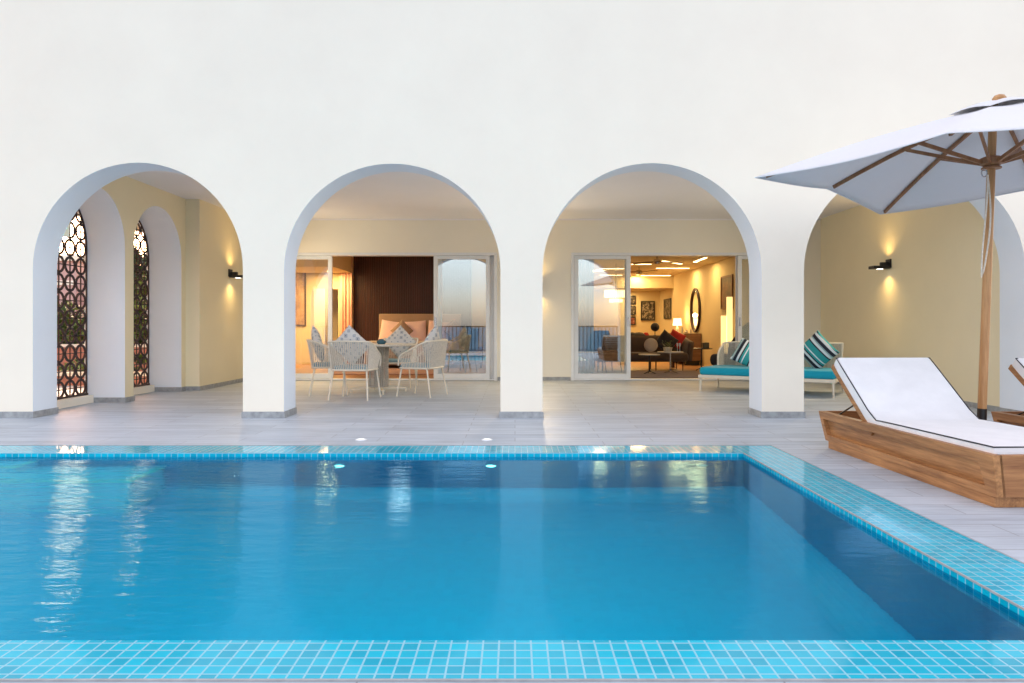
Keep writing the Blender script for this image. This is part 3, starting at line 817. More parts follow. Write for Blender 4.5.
    a = apex.lerp(e_, .80); m.bar(a, a+Vector((.05,.01,-.24)), .028, .004); m.build('tie_strap', M['canopy'], t)
    return t
make_parasol()

# ------------------------------------------------------------------ daybed with two striped cushions
def make_daybed():
    fx, fy = 2.83, 10.95; gx, gy = 4.43, 9.93
    u = Vector((gx-fx, gy-fy, 0)); L = u.length; ang = math.atan2(u.y, u.x)
    t = thing('daybed', 'white framed daybed with turquoise mattress behind the right-hand pier', 'daybed', ((fx+gx)/2, (fy+gy)/2, 0), ang)   # front edge at y=0
    h = L/2; Dp = .92
    for lx, ly in ((-h,0),(h,0),(-h,Dp),(h,Dp)):
        m = MB(); m.tube([(lx*.995, ly, 0), (lx*.985, ly + (.02 if ly == 0 else -.02), .235)], [.014,.019], 10); m.build('leg', M['cream_metal'], t, smooth=40)
    m = MB(); z0, z1 = .205, .255
    m.box(-h-.02,h+.02,-.02,.02,z0,z1); m.box(-h-.02,h+.02,Dp-.02,Dp+.02,z0,z1); m.box(-h-.02,-h+.02,.02,Dp-.02,z0,z1); m.box(h-.02,h+.02,.02,Dp-.02,z0,z1)
    m.build('frame', M['cream_metal'], t, bevel=.006)
    m = cushion_slab(Dp+.02, L+.03, .115, .03); o = m.build('mattress', M['teal_fabric'], t, smooth=50, loc=(0,Dp/2,.254))
    # woven wrap-round back: profile along the back with raked low ends
    pth = [(-h+.06,.74,.30),(-h+.05,.78,.55),(-h+.08,.88,.67),(-h+.18,Dp+.03,.735),(0,Dp+.06,.735),(h-.18,Dp+.04,.735),(h-.02,Dp+.03,.74)]
    def sm(a, n=6):
        out = []
        for i in range(len(a)-1):
            p0, p1, p2, p3 = [Vector(a[max(0,min(len(a)-1,k))]) for k in (i-1,i,i+1,i+2)]
            for j in range(n):
                s = j/n; out.append(.5*((2*p1)+(-p0+p2)*s+(2*p0-5*p1+4*p2-p3)*s*s+(-p0+3*p1-3*p2+p3)*s**3))
        out.append(Vector(a[-1])); return out
    tp = sm(pth); base = []
    for p in tp: base.append(Vector((max(-h+.01,min(h-.01,p.x*.97)), min(p.y, Dp-.005), .25)))
    base[0] = Vector((-h+.06,.73,.25))
    m = MB(); m.tube(tp, .014, 8); m.tube([tp[-1], base[-1]], .016, 8); m.tube([tp[0], base[0]], .014, 8)
    bo = m.build('back_frame', M['cream_metal'], t, smooth=50)
    m = MB()
    tot = [0]
    for a, b in zip(tp, tp[1:]): tot.append(tot[-1]+(b-a).length)
    def lerp_at(arr, s):
        for i in range(len(tot)-1):
            if s <= tot[i+1]: f = (s-tot[i])/(tot[i+1]-tot[i]); return arr[i].lerp(arr[i+1], f)
        return arr[-1]
    s = .02
    while s < tot[-1]:
        m.tube([lerp_at(tp, s), lerp_at(base, s)], .0085, 5); s += .0205
    m.build('rope_back', M['rope'], t, smooth=60)
    c, s_ = math.cos(ang), math.sin(ang); O = t.location
    def wpt(lx, ly, z): return (O.x + lx*c - ly*s_, O.y + lx*s_ + ly*c, z)
    return wpt, ang, h, Dp
wpt, dang, dh, dDp = make_daybed()
def scatter(label, loc, rot, size, mat, name='cushion', cat='cushion', group=None, thick=.17):
    o = merge_doubles(soft(pillow(size, thick), name, mat)); o.location = loc; o.rotation_euler = rot; o.modifiers.new('s','SUBSURF').levels = 1
    o.modifiers['s'].render_levels = 1
    return tag(o, label, cat, group)
scatter('striped teal and black cushion at the right end of the turquoise daybed', wpt(dh-.33,.66,.62), Euler((R(-24),R(-37),dang),'ZXY').to_quaternion().to_euler(), .47, M['striped_fabric'], group='striped cushions on the daybed')
scatter('striped teal and black cushion at the left end of the turquoise daybed', wpt(-dh+.58,.66,.56), Euler((R(-24),R(38),dang+R(6)),'ZXY').to_quaternion().to_euler(), .47, M['striped_fabric'], group='striped cushions on the daybed')

# ------------------------------------------------------------------ dining set
def make_chair():
    t = thing('armchair', '', 'armchair', (0,0,0), 0, 'rope armchairs round the veranda table')
    top = [(-.275,.24,.44),(-.295,.20,.58),(-.305,.05,.66),(-.30,-.16,.765),(-.25,-.275,.79),(0,-.30,.795),(.25,-.275,.79),(.30,-.16,.765),(.305,.05,.66),(.295,.20,.58),(.275,.24,.44)]
    pts = []
    for i in range(len(top)-1):
        p0, p1, p2, p3 = [Vector(top[max(0,min(len(top)-1,k))]) for k in (i-1,i,i+1,i+2)]
        for j in range(6):
            s = j/6; pts.append(.5*((2*p1)+(-p0+p2)*s+(2*p0-5*p1+4*p2-p3)*s*s+(-p0+3*p1-3*p2+p3)*s**3))
    pts.append(Vector(top[-1]))
    m = MB(); m.tube(pts, .012, 8)
    seat = []
    for cx, cy, a0 in ((.19,.18,0),(-.19,.18,90),(-.19,-.16,180),(.19,-.16,270)):
        for q in range(5): a = R(a0+22.5*q); seat.append(Vector((cx+.07*math.cos(a), cy+.07*math.sin(a), .405)))
    m.tube(seat, .013, 8, closed=True)
    m.build('frame', M['cream_metal'], t, smooth=60)
    for sx in (-1,1):
        for sy in (-1,1):
            g = MB(); g.tube([(sx*.235, sy*.20+.01, .405), (sx*.275, sy*.265+.0, .0)], [.013,.0105], 8); g.build('leg', M['cream_metal'], t, smooth=50)
    # ropes
    m = MB(); tot = [0]
    for a, b in zip(pts, pts[1:]): tot.append(tot[-1]+(b-a).length)
    s = .14
    def seat_pt(p):
        d = Vector((p.x, p.y-.01, 0)); best = min(seat, key=lambda q: (Vector((q.x,q.y-.01,0)).normalized()-d.normalized()).length)
        # intersect direction with the rounded seat outline
        k = 1/max(abs(d.x)/.26, abs(d.y)/(.25 if d.y > 0 else .24)); q = d*k
        return Vector((q.x*.99, q.y*.99+.01, .405))
    while s < tot[-1]-.14:
        for i in range(len(tot)-1):
            if s <= tot[i+1]:
                f = (s-tot[i])/(tot[i+1]-tot[i]); p = pts[i].lerp(pts[i+1], f); break
        m.tube([p, seat_pt(p)], .0068, 5); s += .031
    m.build('rope_back', M['rope_pale'], t, smooth=60)
    m = cushion_slab(.46,.48,.06,.025); m.build('seat_cushion', M['blue_grey_fabric'], t, smooth=50, loc=(0,.02,.402))
    return t
ch = make_chair()
TC = Vector((-2.06,10.80,0))
spots = [((-2.20,9.83), R(-8), 'rope armchair with its back to the pool, nearest the front of the table'),
         ((-2.74,10.50), R(-75), 'rope armchair at the left side of the round table'),
         ((-1.33,10.28), R(70), 'rope armchair at the right side of the round table'),
         ((-1.93,11.75), R(176), 'rope armchair hidden behind the round table, facing the pool')]
for i, ((x,y), rz, lb) in enumerate(spots):
    if i == 0: ch.location = (x,y,0); ch.rotation_euler = (0,0,rz); ch['label'] = lb
    else: dup(ch, (x,y,0), rz, lb)
    # cushion standing on its corner against the back
    q = Matrix.Rotation(rz, 4, 'Z') @ Matrix.Translation((0,-.15,.735)) @ Matrix.Rotation(R(14), 4, 'X') @ Matrix.Rotation(R(45), 4, 'Y')
    lbs = ['printed grey cushion standing in the chair nearest the pool', 'printed grey cushion standing in the chair at the left', 'printed grey cushion standing in the chair at the right', 'printed grey cushion peeping over the table from the far chair']
    scatter(lbs[i], (Vector((x,y,0)) + q.translation), q.to_euler(), .43, M['print_fabric'], group='printed cushions in the rope armchairs', thick=.14)
t = thing('round_table', 'round pale table on a roped drum pedestal in the veranda', 'table', TC)
m = MB(); m.lathe([(.001,.70),(.545,.70),(.56,.708),(.56,.722),(.55,.728),(.001,.728)], n=64); m.build('tabletop', M['rope_pale'], t, smooth=30)
m = MB(); m.lathe([(.001,.09),(.15,.09),(.15,.10),(.001,.10)], n=32); m.lathe([(.001,.68),(.165,.68),(.165,.70),(.001,.70)], n=32); m.lathe([(.001,.10),(.075,.10),(.075,.68),(.001,.68)], n=20)
for k in range(30):
    a = 2*math.pi*k/30; m.tube([(.145*math.cos(a),.145*math.sin(a),.095),(.14*math.cos(a),.14*math.sin(a),.40),(.15*math.cos(a),.15*math.sin(a),.685)], .0075, 5)
m.build('rope_pedestal', M['rope'], t, smooth=60)
for k in range(4):
    a = R(20+90*k); g = MB(); g.bar((0,0,.085-.01*(k%2)*0), (.42*math.cos(a),.42*math.sin(a),.055), .035, .022); g.tube([(.41*math.cos(a),.41*math.sin(a),.05),(.41*math.cos(a),.41*math.sin(a),0)], .014, 8)
    g.build('foot', M['cream_metal'], t)
m = MB(); m.lathe([(.001,0),(.05,0),(.07,.025),(.072,.045),(.045,.06),(.04,.075),(.001,.08)], n=24)
tag(m.build('lidded_bowl', M['blue_glaze'], smooth=40, loc=(TC.x+.06,TC.y-.1,.728)), 'small dark blue lidded bowl on the round veranda table', 'bowl')

# ------------------------------------------------------------------ bedroom
t = thing('bed', 'wide bed with brown headboard and pale cover in the bedroom', 'bed', (-2.5,17.8,0))
m = MB(); m.box(-1.02,1.02,-1.0,1.0,.08,.32); m.build('bed_base', M['headboard_fabric'], t, bevel=.02)
m = MB(); m.box(-1.08,1.08,1.0,1.1,.0,1.32); m.build('headboard', M['headboard_fabric'], t, bevel=.02)
m = cushion_slab(2.0,2.06,.30,.06); m.build('mattress', M['bed_linen'], t, smooth=50, loc=(0,0,.32))
m = MB(); m.box(-1.05,1.05,-.98,-.35,.10,.64); m.build('bedspread', M['cream_fabric'], t, bevel=.04)
for k, (x, mt, sz, rt, lb) in enumerate(((-.72,'pink_fabric',.62,8,'pink pillow at the left of the headboard'),(-.1,'pink_fabric',.62,-4,'pink pillow in the middle of the headboard'),(.52,'pink_fabric',.62,5,'pink pillow right of the middle of the headboard'),(-.42,'headboard_fabric',.44,45,'brown square pillow standing on its corner, left on the bed'),(.95,'headboard_fabric',.44,40,'brown square pillow standing on its corner, right on the bed'))):
    scatter(lb, (-2.5+x, 18.60-.14*(k>2), .62+sz*.36+(.1 if k>2 else 0)), (R(-14),R(rt),0), sz, M[mt], 'pillow', 'pillow', 'pillows propped on the bed', .2)
def picture(name, x0, x1, z0, z1, y, lbl, art, wall='back', X=None, fr='dark_wood'):
    t = thing(name, lbl, 'picture', ((x0+x1)/2 if wall == 'back' else X, y if wall == 'back' else (x0+x1)/2, z0))
    wd = (x1-x0)/2; h = z1-z0; f = .035
    rot = Matrix.Identity(4) if wall == 'back' else Matrix.Rotation(R(-90), 4, 'Z')
    m = MB(); m.box(-wd,wd,-.03,0,0,f,0,rot); m.box(-wd,wd,-.03,0,h-f,h,0,rot); m.box(-wd,-wd+f,-.03,0,f,h-f,0,rot); m.box(wd-f,wd,-.03,0,f,h-f,0,rot); m.build('picture_frame', M[fr], t)
    m = MB(); m.box(-wd+f,wd-f,-.018,-.001,f,h-f,0,rot); m.build('canvas', art, t)
def art(name, cols, sc=3):
    t = NT(name); n = t.noise(t.uv(obj=True), sc, 5, .7); t.col(t.ramp(n, cols)); t.rough(.4); return t.mat
A1 = art('painting_brown', [(.35,(.18,.09,.05)),(.5,(.42,.24,.12)),(.65,(.55,.38,.22))])
A2 = art('print_dark', [(.40,(.02,.02,.02)),(.5,(.06,.05,.04)),(.58,(.50,.42,.28)),(.62,(.05,.04,.04))], 9)
A3 = art('print_red', [(.4,(.06,.02,.02)),(.5,(.25,.05,.03)),(.6,(.55,.35,.2))], 9)
A4 = art('painting_dark', [(.4,(.03,.015,.012)),(.55,(.16,.06,.03)),(.7,(.4,.16,.06))], 2)
x0, z1 = P(292,268,16.5); x1, z0 = P(303,326,16.5)
m = MB(); m.box(-6.5,-4.86,16.55,16.65,0,2.12); 
picture('picture', -6.15, -5.55, P(0,326,18.95)[1]-.0, P(0,268,18.95)[1], 18.99, 'tall brown abstract painting on the yellow bedroom wall', A1)
m = MB()
for k in range(60): pass
def curtain(x0, x1, y, z0, z1, folds, amp, mat, lbl, name='curtain', axis='x'):
    m = MB(); n = folds*8
    def fn(u, v):
        a = (x0+(x1-x0)*u); d = amp*math.sin(u*folds*2*math.pi)*(.6+.4*v) + .01*math.sin(u*37+v*3)
        z = z0+(z1-z0)*(1-v)
        return (a, y+d, z)
    m.grid(fn, n, 8); o = m.build(name, mat, smooth=80, off=((x0+x1)/2,y,z0), loc=((x0+x1)/2,y,z0), solid=.004); return tag(o, lbl, 'curtain')
curtain(-4.62,-4.28, 18.82, .02, 2.84, 4, .03, M['curtain_fabric'], 'peach curtain gathered beside the dark wood panelling')
def sheer():
    t = NT('sheer'); t.col((.45,.62,.70)); t.rough(.8)
    tr = t.n.new('ShaderNodeBsdfTransparent'); mx = t.n.new('ShaderNodeMixShader'); mx.inputs[0].default_value = .62
    t.link(tr.outputs[0], mx.inputs[1]); t.link(t.b.outputs[0], mx.inputs[2]); t.link(mx.outputs[0], t.out.inputs[0]); return t.mat
curtain(1.10,1.50, 13.62, .02, 2.44, 5, .035, sheer(), 'pale blue sheer curtain gathered behind the living room glass')
# bedroom wardrobe glimpsed through the doorway, white door leaf, downlight
m = MB(); m.box(-4.97,-4.72,20.05,20.19,0,1.97); tag(m.build('wardrobe', M['dark_wood'], off=(-4.85,20.1,0), loc=(-4.85,20.1,0)), 'dark wooden wardrobe through the bedroom doorway', 'wardrobe')
m = MB(); m.box(-5.32,-5.02,18.90,18.94,.0,1.99); m.box(-5.28,-5.06,18.893,18.90,.15,.9); m.box(-5.28,-5.06,18.893,18.90,1.05,1.9)
tag(m.build('door', M['cream_metal'], off=(-5.2,18.9,0), loc=(-5.2,18.9,0)), 'open white door leaf beside the bedroom doorway', 'door')
def downlight(loc, lbl, power=0, size=.06, col=(1,.68,.29)):
    t = thing('downlight', lbl, 'downlight', loc, 0, 'round downlights in the room ceilings')
    m = MB(); m.lathe([(.001,-.004),(size,-.004),(size,-.0005),(.001,-.0005)], n=20); m.build('lens', M['glow_strip'], t)
    if power:
        l = bpy.data.lights.new('lamp', 'AREA'); l.shape = 'DISK'; l.size = .5; l.energy = power*.17; l.color = col
        o = bpy.data.objects.new('lamp', l); COL.objects.link(o); o.parent = t; o.location = (0,0,-.02)
downlight((-4.75,18.3,2.40), 'lit round downlight near the bedroom doorway', 50)
downlight((-5.8,17.4,2.40), 'lit round downlight over the left of the bedroom', 90)
downlight((-5.3,14.6,2.86), 'lit round downlight in the bedroom ceiling by the glass', 25)
downlight((-2.6,16.2,2.86), 'fill downlight added over the foot of the bed', 11, .06, (1,.95,.88))  # this and the next are ceiling lamps added to light the bedroom
downlight((-1.0,15.5,2.86), 'fill downlight added right of the bed', 5)
t = thing('nightstand', 'small wooden bedside chest right of the bed', 'nightstand', (-1.02,16.9,0))
m = MB(); m.box(-.25,.25,-.2,.2,.12,.50); m.build('cabinet', M['brown_wood'], t, bevel=.006)
m = MB(); m.box(-.22,.22,-.212,-.2,.15,.30); m.box(-.22,.22,-.212,-.2,.32,.47); m.build('drawer_front', M['brown_wood'], t, bevel=.003)
for a in (-.22,.22):
    g = MB(); g.box(a-.015,a+.015,-.17,.17,0,.12); g.build('leg', M['black_metal'], t)
t = thing('table_lamp', 'small lamp glowing on the bedside chest', 'table lamp', (-1.02,16.9,.50))
m = MB(); m.lathe([(.001,0),(.05,0),(.05,.01),(.012,.02),(.012,.09),(.001,.09)], n=16); m.build('lamp_base', M['chrome'], t, smooth=40)
m = MB(); m.lathe([(.05,.09),(.035,.17),(.001,.17),(.001,.10)], n=16); m.build('lamp_shade', M['lampshade'], t, smooth=40)
def small_chair(loc, rz, lbl, mat, back=.95):
    t = thing('chair', lbl, 'chair', loc, rz, 'dark chairs inside the rooms')
    m = cushion_slab(.44,.46,.07,.03); m.build('seat', mat, t, smooth=50, loc=(0,0,.42))
    m = MB(); m.grid(lambda u,v: (( u-.5)*.46*(1-.25*v*v), -.20-.08*v-.06*math.cos((u-.5)*math.pi), .48+(back-.48)*v), 8, 6); m.build('backrest', mat, t, smooth=80, solid=.04)
    for sx in (-1,1):
        for sy in (-1,1):
            g = MB(); g.tube([(sx*.18,sy*.17,.43),(sx*.23,sy*.22,0)], [.014,.009], 8); g.build('leg', M['black_metal'], t)
    return t
small_chair((-1.12,15.3,0), R(60), 'black dining chair standing right of the bed foot', M['dark_fabric'])
m = MB(); m.box(-3.9,-.6,14.6,16.7,.004,.016); tag(m.build('rug', M['pink_rug'], off=(-2.2,15.6,.004), loc=(-2.2,15.6,.004)), 'pinkish brown rug in front of the bed', 'rug')

# ------------------------------------------------------------------ living room
t = thing('sofa', 'long dark sofa seen through the living room doorway', 'sofa', (2.85,16.3,0))
w2 = 1.02
m = cushion_slab(.80,w2*2,.20,.05); m.build('seat', M['olive_fabric'], t, smooth=50, loc=(0,0,.20))
m = MB(); m.grid(lambda u,v: ((u-.5)*2*w2, .33+.10*v - .02*math.sin(v*math.pi), .30+.46*v), 24, 6); m.build('backrest', M['olive_fabric'], t, smooth=80, solid=.14)
for sx in (-1,1):
    g = MB(); g.grid(lambda u,v: (sx*(w2+.02+.05*v), -.36+.75*u, .22+(.42+.10*u)*v), 8, 6); g.build('armrest', M['olive_fabric'], t, smooth=80, solid=.11)
for sx in (-.9,-.3,.3,.9):
    for sy in (-.32,.32):
        g = MB(); g.tube([(sx,sy,.21),(sx,sy,0)], [.016,.011], 8); g.build('leg', M['dark_wood'], t)
x, z = P(650.5,345,16.0)
m = MB(); m.lathe([(.001,-.05),(.10,-.045),(.15,-.02),(.155,0),(.15,.02),(.10,.045),(.001,.05)], n=28, M=RX); tag(m.build('round_cushion', M['cream_fabric'], smooth=60, loc=(x,15.95,z)), 'round cream flower cushion on the dark sofa', 'cushion')
x, z = P(667,341,15.9)
scatter('black cushion standing on its corner at the sofa end', (x,15.98,z-.02), (R(-12),R(38),R(-10)), .42, M['dark_fabric'], thick=.16)
x, z = P(677,339,16.1)
scatter('red cushion leaning at the right end of the sofa', (x,16.2,z), (R(-12),R(28),R(-14)), .36, M['red_fabric'], thick=.14)
t = thing('sideboard', 'brown sideboard against the living room right wall', 'sideboard', (4.50,19.0,0))
m = MB(); m.box(-.21,.21,-.95,.95,.12,.81); m.build('cabinet', M['brown_wood'], t, bevel=.006)
for k in range(4):
    g = MB(); g.box(-.222,-.21,-.93+.465*k,-.93+.465*k+.45,.14,.79); g.build('door', M['brown_wood'], t, bevel=.003)
for sy in (-.85,.85):
    g = MB(); g.box(-.18,.18,sy-.02,sy+.02,0,.12); g.build('leg', M['black_metal'], t)
def table_lamp(loc, lbl, sc=1, power=12):
    t = thing('table_lamp', lbl, 'table lamp', loc)
    m = MB(); m.lathe([(.001,0),(.06*sc,0),(.06*sc,.015),(.04*sc,.05),(.05*sc,.11*sc),(.015,.17*sc),(.012,.22*sc),(.001,.22*sc)], n=20); m.build('lamp_base', M['ceramic'], t, smooth=40)
    m = MB(); m.lathe([(.125*sc,.20*sc),(.10*sc,.40*sc),(.001,.40*sc),(.001,.39*sc),(.095*sc,.39*sc),(.12*sc,.20*sc)], n=24); m.build('lamp_shade', M['lampshade'], t, smooth=40)
    if power:
        l = bpy.data.lights.new('bulb', 'POINT'); l.energy = power*.14; l.color = (1,.60,.22); l.shadow_soft_size = .06
        o = bpy.data.objects.new('bulb', l); COL.objects.link(o); o.parent = t; o.location = (0,0,.48*sc)
table_lamp((4.45,19.6,.81), 'lit lamp with a pale shade on the brown sideboard', 1.0, 14)
for k, (yy, r_, h_, lb) in enumerate(((18.9,.04,.16,'tall ceramic vase on the sideboard under the mirror'),(18.6,.055,.09,'squat ceramic vase at the near end of the sideboard'),(18.3,.03,.12,'slim ceramic vase nearest the doorway on the sideboard'))):
    m = MB(); m.lathe([(.001,0),(r_*.7,0),(r_,h_*.4),(r_*.5,h_*.8),(r_*.6,h_),(.001,h_)], n=16); tag(m.build('vase', M['ceramic'], smooth=40, loc=(4.42+.04*k,yy,.81)), lb, 'vase')
t = thing('mirror', 'tall oval mirror in a dark frame above the sideboard', 'mirror', (4.715,18.6,.86))
Mx = Matrix.Rotation(R(-90),4,'Y') @ Matrix.Diagonal((1,1,1,1))
m = MB(); m.tube([(-.03, .44*math.cos(a), .55+.55*math.sin(a)) for a in [2*math.pi*k/40 for k in range(40)]], .032, 8, closed=True); m.build('mirror_frame', M['dark_wood'], t, smooth=60)
m = MB(); m.add([(-.02, .43*math.cos(a), .55+.54*math.sin(a)) for a in [2*math.pi*k/40 for k in range(40)]], [tuple(range(40))]); m.build('mirror_glass', M['mirror'], t)
# pictures on the far wall
for (xa,xb,ya,yb,lb,am) in ((628.5,635.8,295.7,304.4,'small framed print, top of the three on the far wall',A2),(628.5,635.8,306,315,'small framed print, middle of the three on the far wall',A2),(628.5,635.8,316.6,325,'small reddish framed print, lowest of the three on the far wall',A3),(641,655,301,320.5,'large black framed print on the far living room wall',A2)):
    xa_, z1_ = P(xa,ya,23.25); xb_, z0_ = P(xb,yb,23.25); picture('picture', xa_, xb_, z0_, z1_, 23.29, lb, am, fr='black_metal')
picture('picture', 21.55, 22.55, P(0,319,22.2)[1], P(0,299,22.2)[1], 0, 'dark framed print on the right wall beyond the mirror', A2, 'right', 4.715, 'black_metal')
picture('picture', 15.45, 16.3, 1.38, 2.12, 0, 'large dark painting on the right wall above the paper floor lamp', A4, 'right', 4.715, 'brown_wood')
t = thing('floor_lamp', 'tall stepped floor lamp of glowing paper against the right wall', 'floor lamp', (4.55,15.2,0))
m = MB(); m.box(-.05,.07,-.03,.03,.03,1.62); m.build('lamp_shade', M['glow_soft'], t, bevel=.01)
m = MB(); m.box(-.17,-.06,-.03,.03,.03,1.22); lab(m.build('lamp_shade', M['glow_soft'], t, bevel=.01), 'shorter glowing paper shade')
m = MB(); m.box(-.17,.13,-.09,.09,0,.03); m.build('lamp_base', M['black_metal'], t)
t = thing('lounge_chair', 'dark rounded lounge chair behind the daybed inside the doorway', 'lounge chair', (4.28,14.3,0), R(60))
m = cushion_slab(.62,.62,.22,.06); m.build('seat', M['dark_fabric'], t, smooth=50, loc=(0,0,.22))
m = MB(); m.grid(lambda u,v: ((.36)*math.sin((u-.5)*math.pi*1.15), -.10-.26*math.cos((u-.5)*math.pi*1.15)-.06*v, .25+(.40+.42*math.cos((u-.5)*math.pi))*v), 16, 6); m.build('backrest', M['dark_fabric'], t, smooth=80, solid=.09)
for sx in (-1,1):
    for sy in (-1,1):
        g = MB(); g.tube([(sx*.22,sy*.22,.23),(sx*.25,sy*.25,0)], [.016,.01], 8); g.build('leg', M['dark_wood'], t)
def pedestal_table(loc, r, h, lbl, top_m, st_m):
    t = thing('side_table', lbl, 'side table', loc, 0, 'small pedestal tables in the living room')
    m = MB(); m.lathe([(.001,h-.02),(r,h-.02),(r,h),(.001,h)], n=32); m.build('table_top', top_m, t, smooth=30)
    m = MB(); m.tube([(0,0,.05),(0,0,h-.02)], .016, 10); m.build('stem', st_m, t, smooth=40)
    for k in range(3):
        a = R(90+120*k); g = MB(); g.tube([(0,0,.07),(.7*r*math.cos(a),.7*r*math.sin(a),.01)], .010, 6); g.build('foot', st_m, t)
pedestal_table((3.28,15.1,0), .27, .46, 'round pale topped table in front of the sofa holding a planted pot', M['ceramic'], M['chrome'])
pedestal_table((2.78,14.8,0), .22, .42, 'smaller pedestal table left of the planted one', M['ceramic'], M['black_metal'])
pedestal_table((4.20,16.1,0), .24, .50, 'black pedestal table with a dark box beside the sideboard', M['black_metal'], M['black_metal'])
m = MB(); m.box(-.07,.07,-.09,.09,0,.13); tag(m.build('box', M['black_metal'], loc=(4.28,16.1,.50), bevel=.008), 'dark box standing on the black side table', 'box')
t = thing('potted_plant', 'small leafy plant in a tan pot on the round table', 'plant', (3.22,15.08,.46))
m = MB(); m.lathe([(.001,0),(.08,0),(.10,.09),(.09,.09),(.001,.08)], n=20); m.build('pot', M['ceramic'], t, smooth=40)
m = MB()
for k in range(60):
    a, b = random.random()*6.28, random.random(); r = .02+.1*random.random(); c = Vector((r*math.cos(a), r*math.sin(a), .1+.13*b)); d = Vector((math.cos(a),math.sin(a),.6)).normalized()*.04; s_ = d.cross(Vector((0,0,1))).normalized()*.014
    m.add([c-s_, c+d*.5-s_*1.4, c+d, c+s_], [(0,1,2,3)])
m.build('foliage', M['leaf'], t, recalc=False)
for dx, lb in ((.15,'left clear candle glass on the round table'),(.20,'right clear candle glass on the round table')):
    m = MB(); m.lathe([(.001,0),(.022,0),(.022,.006),(.005,.012),(.005,.10),(.018,.12),(.018,.18),(.001,.18)], n=12); tag(m.build('candle_glass', M['lens_dim'], smooth=40, loc=(3.28+dx,15.1,.46)), lb, 'candle glass')
t = thing('console_table', 'dark console behind the sofa carrying ornaments', 'console', (2.85,17.3,0))
m = MB(); m.box(-1.0,1.0,-.17,.17,.70,.75); m.build('table_top', M['dark_wood'], t)
for sx in (-.95,.95):
    g = MB(); g.box(sx-.03,sx+.03,-.15,.15,0,.70); g.build('leg', M['dark_wood'], t)
t = thing('globe', 'round dark globe ornament on the console behind the sofa', 'globe', (P(655,0,17.3)[0],17.3,.75))
m = MB(); m.lathe([(.001,0),(.06,0),(.06,.02),(.01,.04),(.01,.12),(.001,.12)], n=16); m.build('stand', M['black_metal'], t, smooth=40)
m = MB(); m.lathe([(max(.001,.105*math.sin(math.pi*k/12)), .225-.105*math.cos(math.pi*k/12)) for k in range(13)], n=20); m.build('ball', M['dark_fabric'], t, smooth=60)
for k, px in enumerate((632,639,646,664)):
    m = MB(); s_ = (.10,.14,.07,.08)[k]
    m.lathe([(.001,0),(s_,.0),(s_*1.1,.04),(s_*.6,.09),(.001,.10)], n=14)
    tag(m.build('ornament', M['dark_fabric' if k != 2 else 'red_fabric'], smooth=40, loc=(P(px,0,17.3)[0],17.3,.75)), ['dark low bowl at the left end of the sofa console','wide dark bowl on the console left of the globe','small red bowl beside the globe','small dark bowl right of the globe'][k], 'bowl')
m = MB(); m.box(1.2,4.4,13.7,15.75,.004,.018); tag(m.build('rug', M['rug_fabric'], off=(2.8,14.7,.004), loc=(2.8,14.7,.004)), 'dark brown rug in front of the sofa', 'rug')
# ceiling strip lights
CEIL = 2.50
def strip(xa, ya, xb, yb, lbl, power):
    Da, Db = (CEIL-1)*F/(VY-ya), (CEIL-1)*F/(VY-yb)
    a = Vector(((xa-VX)*Da/F, Da, CEIL-.008)); b = Vector(((xb-VX)*Db/F, Db, CEIL-.008)); c = (a+b)/2
    t = thing('strip_light', lbl, 'strip light', c, 0, 'slim strip lights in the living room ceiling')
    m = MB(); m.bar(a-c, b-c, .085, .014); m.build('housing', M['white_metal'], t)
    m = MB(); m.bar(a-c-Vector((0,0,.010)), b-c-Vector((0,0,.010)), .065, .008); m.build('diffuser', M['glow_strip'], t)
for args in ((631.7,263.5,651,263.6,'short strip light left of the nearer ceiling fan',1),(663,260.3,681,263.3,'slanting strip light right of the nearer ceiling fan',1),(694.6,261.3,705.7,257.0,'slanting strip light closest to the right wall',1),(656.5,267.6,689,267.7,'long strip light in the middle of the ceiling',1),(641,275,670.5,275,'strip light farthest back, by the beam',1),(600,268,624,268,'strip light seen through the left glass leaf',1),(600,274.6,622,274.6,'back strip light seen through the left glass leaf',1)):
    strip(*args)
for x, y, pw_ in ((4.25,16.8,18),(4.25,18.6,26),(2.2,19.0,40),(3.6,21.0,26),(1.6,22.6,22),(3.6,22.7,24)):  # ceiling lamps added to light the living room beside its strips
    downlight((x,y,CEIL if y < 21.3 else 2.13), 'fill downlight added at %s of the living room ceiling' % {15.6:'the near left',15.0:'the near middle',16.8:'the near right',18.6:'the middle of the right side',19.0:'the centre',21.0:'the back right',22.6:'the far left',22.7:'the far right'}[y], pw_, .035)
def ceiling_fan(x, y, D, lbl, rot):
    X, Z = P(x, y, D)
    t = thing('ceiling_fan', lbl, 'ceiling fan', (X, D, Z), rot, 'ceiling fans in the living room')
    m = MB(); m.lathe([(.001,-.05),(.07,-.045),(.09,0),(.06,.05),(.001,.05)], n=20); m.build('motor', M['chrome'], t, smooth=40)
    m = MB(); m.tube([(0,0,.04),(0,0,CEIL-Z-.002)], .012, 8); m.build('rod', M['chrome'], t)
    for k in range(3):
        a = 2*math.pi*k/3; g = MB(); Mr = Matrix.Rotation(a,4,'Z') @ Matrix.Rotation(R(12),4,'X')
        g.box(.08,.62,-.055,.055,-.005,.005,0,Mr); g.build('blade', M['brown_wood'], t, bevel=.003)
ceiling_fan(657,262,15.2,'nearer ceiling fan just inside the living room doorway', .3)
ceiling_fan(639,272,18.2,'farther ceiling fan, lower left of the nearer one', 1.1)
X_, Z_ = P(616,289,17.2)
t = thing('chandelier', 'tiered crystal chandelier glowing behind the left glass leaf', 'chandelier', (X_,17.2,Z_))
m = MB(); m.tube([(0,0,0),(0,0,CEIL-Z_-.002)], .01, 6); m.build('rod', M['chrome'], t)
